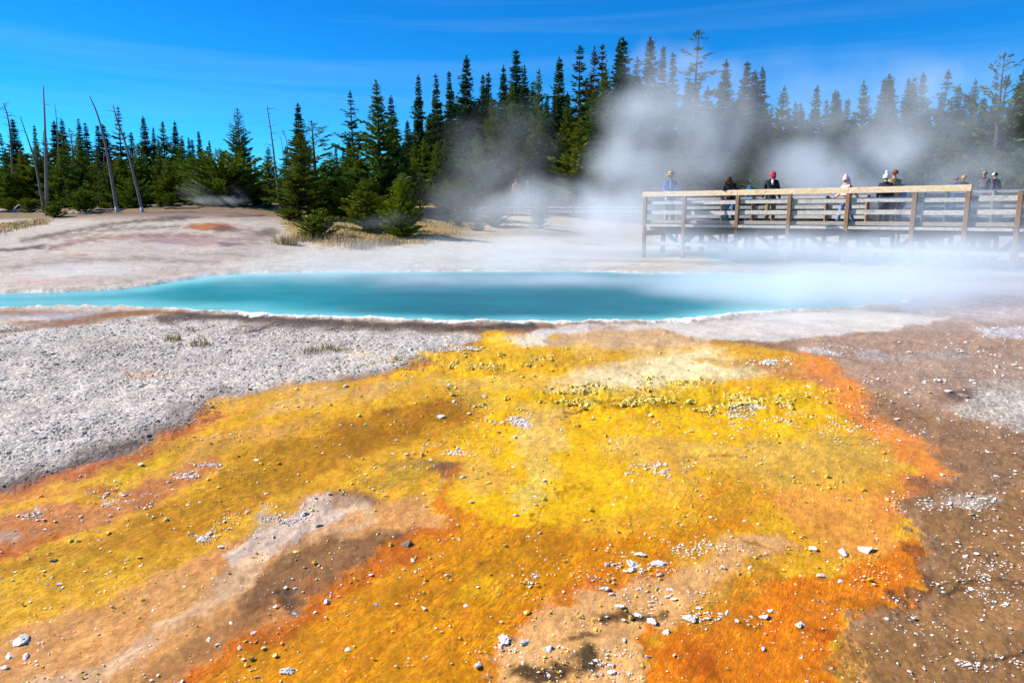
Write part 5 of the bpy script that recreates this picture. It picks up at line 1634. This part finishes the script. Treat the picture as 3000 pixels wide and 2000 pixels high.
ROCKS = []
for i in range(12):
    bm = bmesh.new()
    bmesh.ops.create_icosphere(bm, subdivisions=3, radius=1.0)
    g = np.random.default_rng(500 + i)
    V = np.array([v.co[:] for v in bm.verts])
    for _ in range(9):                      # chop facets off a ball
        d = g.normal(size=3); d /= np.linalg.norm(d)
        k = g.uniform(0.42, 0.8)
        t = V @ d
        V = V - np.outer(np.maximum(t - k, 0), d)
    nz = fbm(V[:, 0] * 2.4 + i * 7, V[:, 1] * 2.4 + V[:, 2] * 1.9, 4, 301 + i)
    V = V * (1 + 0.30 * nz[:, None])
    V *= np.array([1.0, g.uniform(.5, .85), g.uniform(.25, .5)])
    for v, c in zip(bm.verts, V): v.co = c
    me = bpy.data.meshes.new("sinter_rock"); bm.to_mesh(me); bm.free()
    me.materials.append(M_ROCK)
    ROCKS.append(me)
_rk = 0
def rock(px, py, size_px, label, group=None, mat=None, name="sinter_rock"):
    global _rk
    x, y, z = [float(a[0]) for a in ground_hit(px, py)]
    s = size_px * (0.36 if mat is None else 0.28) * y / FPX
    me = ROCKS[_rk % len(ROCKS)]; _rk += 1
    if mat is not None:
        me = me.copy(); me.materials.clear(); me.materials.append(mat)
    o = bpy.data.objects.new(name, me)
    COL.objects.link(o)
    o.location = (x, y, z + s * 0.06)
    o.rotation_euler = (random.uniform(-.25, .25), random.uniform(-.25, .25), random.uniform(0, 6.28))
    o.scale = (s, s, s * random.uniform(.8, 1.3))
    return tag(o, label, "rock", group)

singles = [
    (1293, 1222, 46, "knobbly pale rock alone on the amber mat left of the crumbly mound"),
    (1042 + 470, 1508, 30, "solitary white rock in the middle of the yellow mat"),
    (1322, 1523, 26, "small white rock left of the solitary one on the yellow mat"),
    (1340, 1537, 24, "flat white chip just below the small rock on the yellow mat"),
    (1345, 1580, 20, "lone pale pebble where yellow mat meets the amber sheet"),
    (1354, 1398, 34, "white rock at the right end of the dark brown patch"),
    (1102, 1770, 30, "angular white rock on the lower left amber sheet"),
    (1277, 1838, 20, "small grey pebble on the amber sheet, left of a pair"),
    (1318, 1833, 18, "small tan pebble on the amber sheet, right of a pair"),
    (1806, 1465, 30, "grey round pebble on the yellow mat right of the crack"),
    (1797, 1478, 22, "pale pebble touching the grey round one right of the crack"),
    (2470, 1597, 26, "rounded white rock left of the two biggest rocks at the orange bend"),
    (2385, 1610, 50, "lumpy white rock, left of two at the orange bend"),
    (2470 - 2, 1620, 60, "broad flat white rock, left of the two biggest at the orange bend"),
    (2537, 1612, 84, "biggest flat pale rock by the orange bend with a dark hollow behind"),
    (2620, 1796, 42, "dark grey rock at the orange tongue's tip on brown crust"),
    (2338, 1832, 72, "large white crumbly rock on the bright orange mat"),
    (2408, 1686, 54, "ragged white rock above the bright orange mat"),
    (2462, 1702, 30, "smaller white rock right of the ragged one above the orange mat"),
    (2165, 1652, 34, "dark-sided white rock on the tan edge"),
    (2193, 1664, 40, "slanted white rock right of the dark-sided one on the tan edge"),
    (2118, 1660, 34, "white rock left of the dark-sided one on the tan edge"),
    (2020, 1815, 66, "heavy dark-capped rock at the left end of the lower rock row"),
    (2072, 1812, 40, "white rock second in the lower rock row"),
    (2160, 1820, 34, "white round rock in the middle of the lower rock row"),
    (2240, 1806, 56, "dark-sided boulder-like rock near the right end of the lower rock row"),
    (2258, 1788, 40, "white slab at the right end of the lower rock row"),
    (2130, 1795, 44, "white-tipped rock above the middle of the lower rock row"),
    (1875, 1624, 60, "long white rock at the top of the tan apron"),
    (1932, 1652, 80, "lumpy white rock cluster-like boulder on the tan apron"),
    (1852, 1652, 70, "pitted white rock on the tan apron left of the lumpy boulder"),
    (1832, 1672, 34, "small white rock under the pitted one on the tan apron"),
    (1768, 1725, 52, "white rock above the orange seam"),
    (1795, 1740, 50, "curved white rock above the orange seam"),
    (1815, 1778, 60, "white slab by the small dark patch"),
    (1868, 1802, 54, "white rock standing in the small dark patch"),
    (1912, 1826, 64, "white slab right of the small dark patch"),
    (1950, 1852, 56, "pale rough rock at the start of the orange seam"),
    (1605, 1902, 60, "dark rock with a white crest on the tan apron's edge"),
    (1540, 1882, 84, "long white knobbly rock on the tan apron's edge"),
    (1478, 1872, 90, "whitish overhanging crust rock at the tan apron's corner"),
    (1400, 1948, 44, "white crust knob beside the amber sheet at the bottom"),
    (1792, 1968, 44, "bright white rock on the big dark patch, lower one"),
    (1790, 1946, 36, "bright white rock on the big dark patch, upper one"),
    (1828, 1876, 34, "white rock above the big dark patch"),
    (1898, 1922, 38, "white stick-like slab right of the big dark patch"),
    (155, 1642, 50, "dark rock sitting in the olive-yellow mat at the left"),
    (936, 1540, 52, "dark grey rock on the lilac flat"),
    (957, 1766, 44, "white rock where brown mound meets orange edge"),
    (866, 1798, 40, "pale rock on the brown mound's lower slope"),
    (745, 1852, 36, "small pale rock left of the white one by the orange edge"),
    (640, 1888, 52, "white knobbly rock at the orange edge near the bottom"),
    (702, 1898, 34, "pale rock right of the knobbly one at the orange edge"),
    (612, 1874, 40, "white chip above the knobbly rock at the orange edge"),
    (62, 1880, 84, "spiky white rock near the lower left corner"),
    (28, 1924, 70, "flat white rock at the left edge below the spiky one"),
    (74, 1926, 50, "white rock right of the flat one near the lower left corner"),
    (10, 1958, 60, "white rock cut by the left edge near the bottom"),
    (842, 1968, 70, "pale lumpy rock pile on the amber sheet's bottom"),
    (752, 1982, 30, "small white rock left of the lumpy pile at the bottom"),
    (1222, 1556, 20, "white chip by the brown mound's tip"),
    (1192, 1592, 76, "brown hump-backed rock at the brown mound's tip"),
    (2780, 1148, 50, "pale slab jutting over a dark pit on the right crust"),
    (2818, 1160, 70, "dark rock beside the pit on the right crust"),
    (1093, 995, 16, "dark pebble on the grey gravel near the dark band"),
    (1094, 1032, 20, "dark stone on the grey gravel above the orange edge"),
    (495, 1174, 26, "dark stick-like stone on the grey gravel"),
    (541, 1052, 18, "grey stone on the gravel below two grass tufts"),
    (242, 977, 14, "small dark stone on the upper gravel"),
]
for px, py, sz, lb in singles:
    dark = "dark stone" in lb or "dark pebble" in lb or "dark rock sitting" in lb or "dark grey rock" in lb or lb.startswith("dark rock beside") or "brown hump" in lb or "dark stick" in lb or "grey stone" in lb
    rock(px, py, sz, lb, None, M_DARKROCK if dark else None)

clusters = [  # px, py, count, half-width, half-height, size range, what sets the group apart
    (1512, 1238, 20, 44, 12, 10, 20, "crumbly pale rock on the round mound in the upper yellow mat"),
    (1345, 1318, 18, 55, 11, 9, 22, "white rock in the long streak above the dark brown patch"),
    (1925, 1380, 14, 42, 14, 9, 18, "white rock in the small heap on the right yellow mat"),
    (1560, 1705, 12, 30, 14, 10, 22, "white rock in the little heap on the amber sheet"),
    (2165, 1215, 20, 38, 34, 8, 17, "white rock in the rubble fan on the yellow terrace"),
    (2225, 1190, 8, 26, 14, 8, 16, "white rock in the small patch right of the rubble fan"),
    (2310, 1212, 10, 22, 24, 8, 17, "white rock in the slanting patch on the yellow terrace's right half"),
    (2500, 1245, 18, 90, 36, 7, 16, "white rock in the long trail down the terrace's right end"),
    (2275, 1062, 12, 40, 7, 7, 15, "white rock on the low brown ledge by the cream flat"),
    (340, 1460, 20, 62, 22, 10, 26, "white rock in the heap on the pink-orange strip"),
    (545, 1391, 8, 26, 8, 10, 26, "white rock in the short row right of the pink-orange heap"),
    (610, 1365, 6, 30, 8, 9, 18, "white rock at the upper end of the pink-orange strip"),
    (90, 1510, 12, 36, 14, 9, 24, "white rock in the patch at the left end of the pink-orange strip"),
    (800, 1516, 22, 72, 20, 9, 24, "pale rock in the heap above the lilac flat"),
    (575, 1572, 10, 36, 12, 10, 24, "white rock in the small heap left of the lilac flat"),
    (2750, 1475, 14, 90, 22, 9, 20, "white rock in the crusty patch on the right brown ground"),
    (2880, 1690, 14, 80, 26, 10, 24, "white rock in the row on the lower right brown ground"),
    (2860, 1940, 10, 70, 16, 10, 26, "white rock along the dark ridge at the lower right"),
    (2060, 1600, 12, 90, 20, 9, 22, "white rock scattered on the tan slope left of the orange bend"),
    (1850, 1660, 12, 110, 34, 12, 34, "white rock among the flakes on the upper tan apron"),
    (1880, 1735, 14, 120, 36, 12, 30, "white rock among the flakes along the orange seam"),
    (2090, 1805, 10, 150, 14, 12, 32, "white rock between the larger ones of the lower rock row"),
    (1560, 1890, 10, 130, 26, 12, 32, "pale rock on the tan apron's knobbly corner"),
    (1790, 1955, 10, 60, 36, 12, 30, "white rock glinting on the big dark patch"),
    (1360, 1022, 12, 40, 8, 7, 14, "white rock on the crust lobe between gravel and yellow mat"),
]
nrock = len(singles)
for (cx, cyy, n, sx, sy, s0, s1, lb) in clusters:
    for _ in range(n):
        a, r = random.uniform(0, 6.28), random.random() ** .5
        rock(cx + sx * r * math.cos(a) + random.gauss(0, sx * .1), cyy + sy * r * math.sin(a), random.uniform(s0, s1) * (1.25 if random.random() < .2 else .9), lb, lb + "s" if False else lb.replace("rock", "rocks", 1))

# thousands of small chips and flakes nobody could count
_t = (1 + 5 ** .5) / 2
ICO_V = np.array([(-1, _t, 0), (1, _t, 0), (-1, -_t, 0), (1, -_t, 0), (0, -1, _t), (0, 1, _t), (0, -1, -_t), (0, 1, -_t), (_t, 0, -1), (_t, 0, 1), (-_t, 0, -1), (-_t, 0, 1)]) / 1.902
ICO_F = np.array([(0, 11, 5), (0, 5, 1), (0, 1, 7), (0, 7, 10), (0, 10, 11), (1, 5, 9), (5, 11, 4), (11, 10, 2), (10, 7, 6), (7, 1, 8), (3, 9, 4), (3, 4, 2), (3, 2, 6), (3, 6, 8), (3, 8, 9), (4, 9, 5), (2, 4, 11), (6, 2, 10), (8, 6, 7), (9, 8, 1)])
def scatter_mesh(name, x, y, s, flat, shade, sink=0.15):
    z = terrain(x, y)
    n = len(x)
    g = RNG
    V = ICO_V[None] * (1 + 0.30 * g.normal(size=(n, 12, 1)))
    V = V * np.stack([np.ones(n), g.uniform(.55, 1, n), flat * g.uniform(.6, 1.5, n)], 1)[:, None, :]
    tx = g.normal(size=n) * .22
    V[:, :, 2] += V[:, :, 0] * tx[:, None]
    a = g.uniform(0, 6.28, n)[:, None]
    X = V[:, :, 0] * np.cos(a) - V[:, :, 1] * np.sin(a)
    Y = V[:, :, 0] * np.sin(a) + V[:, :, 1] * np.cos(a)
    W = np.stack([X, Y, V[:, :, 2]], -1) * s[:, None, None]
    W[:, :, 0] += x[:, None]; W[:, :, 1] += y[:, None]; W[:, :, 2] += (z + s * sink * flat + 0.004)[:, None]
    F = (ICO_F[None] + (np.arange(n) * 12)[:, None, None]).reshape(-1, 3)
    return np_mesh(name, W.reshape(-1, 3), F, False, {"shade": np.repeat(shade, 12)})

def shade_mat(name, c0, c1, rough=0.75):
    m, nt, b = new_mat(name)
    a = nd(nt, "ShaderNodeAttribute", attribute_name="shade").outputs["Fac"]
    nt.links.new(mixc(nt, a, c0, c1), b.inputs["Base Color"])
    b.inputs["Roughness"].default_value = rough
    return m
M_CHIP = shade_mat("sinter_chip", (0.64, 0.50, 0.34), (0.86, 0.83, 0.79), 0.6)
M_CHIPMAT = shade_mat("mat_crumb", (0.58, 0.36, 0.01), (0.84, 0.62, 0.12), 0.5)
M_GRAV = shade_mat("sinter_gravel", (0.29, 0.235, 0.17), (0.74, 0.665, 0.575), 0.9)

def in_poly(P, px, py):
    return sdf_poly(np.array(P, float), px, py) < 0
CRUST = [(-60, 935), (0, 950), (180, 958), (420, 922), (900, 950), (1400, 978), (1410, 992), (1250, 1040), (1180, 1078), (1000, 1100), (760, 1140), (640, 1185), (560, 1245), (400, 1310), (180, 1385), (0, 1430), (-60, 1450)]
MATP = [(1420, 990), (1560, 1010), (2380, 1050), (2500, 1140), (2570, 1240), (2740, 1375), (2660, 1430), (2690, 1640), (2600, 1750), (2470, 1830), (2480, 2060), (-60, 2060), (-60, 1490), (330, 1360), (560, 1260), (760, 1155), (1185, 1095)]
RIGHTP = [(2380, 1010), (3460, 900), (3460, 2060), (2500, 2060), (2500, 1830), (2720, 1680), (2760, 1380), (2520, 1140)]
SHEETP = [(1590, 950), (2300, 905), (2800, 915), (2700, 965), (2250, 1002), (1900, 985), (1640, 990)]

def px_scatter(n, P, dens=None):
    P = np.array(P, float)
    px = RNG.uniform(P[:, 0].min(), P[:, 0].max(), n)
    py = RNG.uniform(P[:, 1].min(), P[:, 1].max(), n)
    k = in_poly(P, px, py) & ~in_poly(SHEETP, px, py)
    px, py = px[k], py[k]
    x, y, z = ground_hit(px, py)
    if dens is not None:
        k = RNG.random(len(x)) < dens(x, y)
        x, y = x[k], y[k]
    return x, y

dn = lambda x, y: np.clip(0.18 + 1.5 * np.maximum(fbm(x * 1.3, y * 1.3, 4, 401) - 0.12, 0), 0, 1)
# white chips over the mats
x, y = px_scatter(11000, MATP, dn)
s = np.clip(RNG.lognormal(math.log(2.6), 0.55, len(x)), 1.2, 11) * y / FPX
a1 = (x, y, s, np.clip(RNG.normal(.75, .3, len(x)), 0, 1))
xs, ys, ss, sh = [x], [y], [s], [a1[3]]
for (cx, cyy, n, sx, sy, s0, s1, lb) in clusters:
    m = n * 22
    px = cx + RNG.normal(size=m) * sx * .95
    py = cyy + RNG.normal(size=m) * sy * .95
    x, y, z = ground_hit(px, py)
    kk = fbm(x * 5, y * 5, 3, 471) > 0.05
    x, y = x[kk], y[kk]; m = len(x)
    xs.append(x); ys.append(y); ss.append(RNG.uniform(1.5, 5.0, m) * y / FPX); sh.append(np.clip(RNG.normal(.75, .3, m), 0, 1))
x, y = px_scatter(19000, RIGHTP, lambda x, y: np.clip(0.16 + 1.6 * np.maximum(fbm(x * 1.1, y * 1.6, 4, 411) - 0.10, 0), 0, 1))
xs.append(x); ys.append(y); ss.append(np.clip(RNG.lognormal(math.log(2.3), 0.6, len(x)), 1.0, 10) * y / FPX); sh.append(np.clip(RNG.normal(.7, .35, len(x)), 0, 1))
chips = link("sinter_chips", scatter_mesh("sinter_chips", np.concatenate(xs), np.concatenate(ys), np.concatenate(ss) * 0.85, 0.30, np.concatenate(sh)), M_CHIP)
tag(chips, "countless small white sinter chips scattered over the mats and brown crust", "rock chips", kind="stuff")
# crumbs in the colour of the mat itself, thick on the knobbly terrace
x, y = px_scatter(9000, MATP, lambda x, y: np.clip(0.06 + 1.2 * np.maximum(fbm(x * 1.7, y * 1.7, 4, 421), 0), 0, 1))
s = np.clip(RNG.lognormal(math.log(2.6), 0.5, len(x)), 1.2, 9) * y / FPX
m = 16000
px = 1950 + RNG.normal(size=m) * 230; py = 1168 + RNG.normal(size=m) * 22 + 14 * np.sin(px / 110)
x2, y2, _ = ground_hit(px, py)
k = fbm(x2 * 2.2, y2 * 3.0, 4, 451) > 0.22
x2, y2 = x2[k], y2[k]
m = 6000
px = 1440 + RNG.normal(size=m) * 160; py = 1062 + RNG.normal(size=m) * 18
x3, y3, _ = ground_hit(px, py)
k = fbm(x3 * 2.2, y3 * 3.0, 4, 461) > 0.30
x3, y3 = x3[k], y3[k]
X_, Y_ = np.r_[x, x2, x3], np.r_[y, y2, y3]
S_ = np.r_[s, np.clip(RNG.lognormal(math.log(2.3), .55, len(x2)), 1.0, 9) * y2 / FPX, np.clip(RNG.lognormal(math.log(2.0), .5, len(x3)), 1.0, 7) * y3 / FPX]
crumbs = link("mat_crumbs", scatter_mesh("mat_crumbs", X_, Y_, S_, 0.6, np.clip(RNG.normal(.55, .3, len(X_)), 0, 1)), M_CHIPMAT)
tag(crumbs, "yellow encrusted crumbs on the bacterial mats and the knobbly terrace", "mat crumbs", kind="stuff")
# grey flakes of the left crust
x, y = px_scatter(60000, CRUST, lambda x, y: np.clip(0.5 + 0.6 * fbm(x * 1.1, y * 1.1, 4, 431), 0.08, 1))
s = np.clip(RNG.lognormal(math.log(1.9), 0.5, len(x)), 0.9, 9) * np.minimum(y, 10) / FPX
gu, gv = to_px(x, y, terrain(x, y))
edge = sdf_poly(np.array(CRUST, float), gu, gv)
low = (gv > 1060) | (gu < 60)
tone = 0.62 + 0.22 * fbm(x * .7, y * .9, 4, 481) - 0.5 * sstep(-55, 0, edge) * low - 0.25 * sstep(-24, 0, edge)
k = RNG.random(len(x)) > 0.6 * sstep(-30, 10, edge)
x, y, s, tone = x[k], y[k], s[k], tone[k]
gravel = link("sinter_gravel", scatter_mesh("sinter_gravel", x, y, s, 0.36, np.clip(tone + RNG.normal(0, .28, len(x)), 0, 1)), M_GRAV)
tag(gravel, "grey flaky sinter gravel covering the left crust", "gravel", kind="stuff")

# ------------------------------------------------------------------ dry grass
def blade_mesh(name, cx, cyy, hgt, spread, n, w=0.012):
    """n blades around each (cx, cy)"""
    N = len(cx) * n
    g = RNG
    bx = np.repeat(cx, n) + g.normal(size=N) * np.repeat(spread, n)
    by = np.repeat(cyy, n) + g.normal(size=N) * np.repeat(spread, n)
    bz = terrain(bx, by) - 0.01
    h = np.repeat(hgt, n) * g.uniform(.5, 1.15, N)
    a = g.uniform(0, 6.28, N)
    ln = g.uniform(.1, .55, N) * h
    dx, dy = np.cos(a), np.sin(a)
    ww = w * g.uniform(.6, 1.4, N)
    p0 = np.stack([bx - dy * ww, by + dx * ww, bz], -1); p1 = np.stack([bx + dy * ww, by - dx * ww, bz], -1)
    mx, my, mz = bx + dx * ln * .35, by + dy * ln * .35, bz + h * .6
    p2 = np.stack([mx + dy * ww * .7, my - dx * ww * .7, mz], -1); p3 = np.stack([mx - dy * ww * .7, my + dx * ww * .7, mz], -1)
    tx, ty, tz = bx + dx * ln, by + dy * ln, bz + h
    p4 = np.stack([tx + dy * ww * .15, ty - dx * ww * .15, tz], -1); p5 = np.stack([tx - dy * ww * .15, ty + dx * ww * .15, tz], -1)
    V = np.stack([p0, p1, p2, p3, p4, p5], 1).reshape(-1, 3)
    b = (np.arange(N) * 6)[:, None]
    F = np.concatenate([b + np.array([[0, 1, 2, 3]]), b + np.array([[3, 2, 4, 5]])])
    return np_mesh(name, V, F, False, {"shade": np.repeat(np.clip(g.normal(.5, .3, N), 0, 1), 6)})
M_GRASS = shade_mat("dry_grass", (0.24, 0.16, 0.055), (0.62, 0.47, 0.20), 0.8)
GRASSP = [(835, 655), (860, 705), (960, 725), (1190, 718), (1320, 695), (1460, 645), (1500, 600), (1250, 590), (900, 600)]
x, y = px_scatter(5200, GRASSP, lambda x, y: np.clip(0.3 + 0.9 * fbm(x * .5, y * .5, 3, 441), 0.03, 1))
gr = link("dry_grass", blade_mesh("dry_grass", x, y, RNG.uniform(.04, .15, len(x)), np.full(len(x), .18), 8, 0.012), M_GRASS)
tag(gr, "golden dry grass on the knoll between the small pines", "grass", kind="stuff")
x, y = px_scatter(900, [(-60, 660), (60, 648), (145, 640), (140, 655), (40, 676), (-60, 695)])
gr2 = link("dry_grass", blade_mesh("dry_grass", x, y, RNG.uniform(.03, .08, len(x)), np.full(len(x), .18), 7, 0.012), M_GRASS)
tag(gr2, "thin dry grass at the left edge of the pale far bank", "grass", kind="stuff")
for px, py, h, sp, n, lb in [
    (842, 716, .55, .22, 260, "large golden grass tuft at the left foot of the knoll"),
    (905, 700, .45, .30, 160, "thin tall dry grass right of the golden tuft, veiled by steam"),
    (1048, 728, .60, .32, 220, "tall pale grass clump at the knoll's lower edge in steam"),
    (1140, 716, .45, .25, 160, "dry grass clump at the foot of the vivid little pine"),
    (1240, 712, .30, .25, 120, "low brown grass right of the vivid little pine's foot"),
    (990, 705, .45, .28, 160, "reddish dry grass clump between the two steam-greyed pines"),
    (510, 994, .10, .05, 60, "little brown grass tuft on the upper gravel, left of a pair"),
    (586, 1012, .11, .06, 70, "little brown grass tuft on the gravel, right of a pair"),
    (556, 970, .07, .06, 40, "sparse dry sprigs on the gravel above the two tufts"),
    (912, 1032, .09, .07, 60, "low dry sprigs on the gravel, middle of three near the mat"),
    (955, 1022, .09, .06, 60, "low dry sprigs on the gravel nearest the dark band"),
    (1000, 1026, .06, .05, 40, "tiny dry sprig on the gravel closest to the orange edge"),
]:
    x, y, z = ground_hit(px, py)
    o = link("grass_tuft", blade_mesh("grass_tuft", x, y, np.array([h * (.62 if h > .2 else 1)]), np.array([sp]), n, 0.010 if h > .2 else 0.005), M_GRASS)
    tag(o, lb, "grass tuft")
# ------------------------------------------------------------------ steam
M_STEAM = bpy.data.materials.new("steam")
M_STEAM.use_nodes = True
_nt = M_STEAM.node_tree
_nt.nodes.clear()
_o = nd(_nt, "ShaderNodeOutputMaterial")
_v = nd(_nt, "ShaderNodeVolumePrincipled", {"Color": (0.88, 0.95, 1.0, 1), "Density": 1.0, "Anisotropy": 0.1})
_nt.links.new(_v.outputs[0], _o.inputs["Volume"])

def steam(label, puffs, lo, hi, res, nscale, n0, n1, warp=1.2, gain=1.0):
    """puffs: (px, py, Y, half-width px, half-height px, half-depth m, density); one cloud of soft lobes broken up by noise"""
    ng = bpy.data.node_groups.new("steam", 'GeometryNodeTree')
    ng.interface.new_socket("Geometry", in_out='OUTPUT', socket_type='NodeSocketGeometry')
    ng.interface.new_socket("Geometry", in_out='INPUT', socket_type='NodeSocketGeometry')
    out = ng.nodes.new("NodeGroupOutput")
    ng.nodes.new("NodeGroupInput")
    pos = nd(ng, "GeometryNodeInputPosition").outputs[0]
    w = nd(ng, "ShaderNodeTexNoise", {"Vector": pos, "Scale": nscale * 0.55, "Detail": 3.0, "Roughness": 0.55}).outputs["Color"]
    vs = nd(ng, "ShaderNodeVectorMath", {0: w, 1: (0.5, 0.5, 0.5)}, operation='SUBTRACT').outputs[0]
    vs = nd(ng, "ShaderNodeVectorMath", {0: vs, "Scale": warp * 2}, operation='SCALE').outputs[0]
    wp = nd(ng, "ShaderNodeVectorMath", {0: pos, 1: vs}, operation='ADD').outputs[0]
    tot = None
    for (px, py, Y, hw, hh, hd, dens) in puffs:
        c = [float(a) for a in at(px, py, Y)]
        r = (hw * Y / FPX, hd, hh * Y / FPX)
        dens *= gain
        d = nd(ng, "ShaderNodeVectorMath", {0: wp, 1: c}, operation='SUBTRACT').outputs[0]
        d = nd(ng, "ShaderNodeVectorMath", {0: d, 1: r}, operation='DIVIDE').outputs[0]
        L = nd(ng, "ShaderNodeVectorMath", {0: d}, operation='LENGTH').outputs["Value"]
        m = ng.nodes.new("ShaderNodeMapRange")
        m.interpolation_type = 'SMOOTHSTEP'
        ng.links.new(L, m.inputs["Value"])
        for k, x in (("From Min", 0.15), ("From Max", 1.0), ("To Min", dens), ("To Max", 0.0)): m.inputs[k].default_value = x
        tot = m.outputs[0] if tot is None else mathn(ng, 'ADD', tot, m.outputs[0])
    wv = nd(ng, "ShaderNodeVectorMath", {0: wp, 1: (1.0, 1.0, 0.85)}, operation='MULTIPLY').outputs[0]
    n = nd(ng, "ShaderNodeTexNoise", {"Vector": wv, "Scale": nscale, "Detail": 8.0, "Roughness": 0.62}).outputs[0]
    f = maprange(ng, n, n0, n1, 0.0, 1.0)
    den = mathn(ng, 'MULTIPLY', tot, f)
    den = mathn(ng, 'MAXIMUM', mathn(ng, 'SUBTRACT', den, 0.004), 0.0)
    vc = nd(ng, "GeometryNodeVolumeCube", {"Density": den, "Min": lo, "Max": hi, "Resolution X": res[0], "Resolution Y": res[1], "Resolution Z": res[2]})
    sm = nd(ng, "GeometryNodeSetMaterial", {"Geometry": vc.outputs[0], "Material": M_STEAM})
    ng.links.new(sm.outputs[0], out.inputs[0])
    o = link("steam", bpy.data.meshes.new("steam"), M_STEAM)
    md = o.modifiers.new("steam", 'NODES')
    md.node_group = ng
    return tag(o, label, "steam", kind="stuff")

# tall steam: the column behind the boardwalk's end, the billow beyond the railing, thin veils before the trees
steam("tall steam column and billows drifting behind the boardwalk and before the trees", [
    (1850, 640, 27, 210, 110, 2.6, .34), (1830, 500, 29, 190, 130, 2.6, .26), (1910, 370, 30, 180, 130, 2.8, .26), (1960, 235, 31, 130, 100, 2.6, .15), (2120, 300, 32, 150, 130, 2.8, .12),
    (2060, 430, 31, 230, 150, 3.0, .20), (1650, 600, 27, 240, 95, 2.5, .26), (1500, 640, 26, 240, 75, 2.0, .20),
    (2480, 490, 33, 260, 115, 2.6, .30), (2350, 520, 31, 230, 110, 2.4, .20), (2620, 430, 34, 200, 120, 2.5, .15),
    (2280, 330, 38, 420, 190, 3.5, .06), (2700, 330, 40, 480, 220, 4.0, .10), (2900, 480, 36, 330, 120, 3.0, .14), (2720, 560, 30, 420, 90, 2.5, .16), (2880, 560, 27, 280, 110, 1.5, .16),
    (1440, 440, 37, 230, 150, 2.5, .075), (1420, 540, 34, 220, 110, 2.2, .10), (1060, 650, 26.5, 200, 34, 1.0, .08), (1340, 620, 30, 240, 60, 1.6, .10),
], (-9, 20, 0.9), (27, 45, 13.5), (200, 130, 84), 0.36, 0.34, 0.62, 2.2, 1.6)
steam("low steam lying over the hot pool and drifting across the right bank", [
    (1100, 765, 19.5, 640, 60, 1.8, .13), (1650, 760, 20.0, 440, 80, 2.0, .26), (1300, 720, 22.5, 500, 45, 1.8, .15), (700, 795, 18.5, 500, 45, 1.6, .13), (250, 810, 16.5, 420, 44, 1.4, .13),
    (900, 820, 17.2, 1000, 42, 2.2, .26), (1700, 820, 16.6, 760, 50, 2.2, .34), (1500, 850, 15.2, 1100, 50, 1.5, .10), (2180, 860, 13.9, 400, 85, 2.4, .85), (2480, 870, 12.8, 440, 90, 2.4, .95), (1700, 690, 23.4, 340, 95, 1.2, .34), (2380, 725, 18.6, 800, 70, 1.0, .5), (2150, 740, 19.0, 360, 90, 1.5, .28),
    (2780, 830, 13.5, 420, 130, 2.2, .48), (2550, 740, 17.0, 440, 95, 1.8, .32), (2950, 740, 16.0, 360, 120, 1.6, .30), (1960, 640, 22.5, 210, 140, 1.0, .30), (1930, 560, 23.0, 190, 150, 1.0, .20), (2350, 700, 19.6, 320, 70, 1.0, .28), (2800, 640, 17.0, 300, 90, 1.2, .14),
    (2750, 980, 10.5, 460, 85, 1.4, .28), (2450, 1080, 9.0, 420, 95, 1.2, .10), (2850, 1150, 8.2, 420, 130, 1.2, .20), (2250, 955, 10.8, 340, 55, 1.2, .28),
], (-13, 6.5, 0.35), (15, 25, 4.3), (200, 130, 66), 0.5, 0.14, 0.64, 0.7, 1.9)
steam("thin wisp of ground steam rising at the far left clearing", [
    (640, 590, 40, 110, 16, 1.5, .45), (590, 565, 41, 80, 40, 1.5, .10), (560, 540, 42, 50, 55, 1.5, .10), (700, 570, 41, 60, 40, 1.2, .08),
], (-23, 37, 1.8), (-12, 44, 6.0), (64, 36, 40), 0.9, 0.36, 0.62, 0.6)
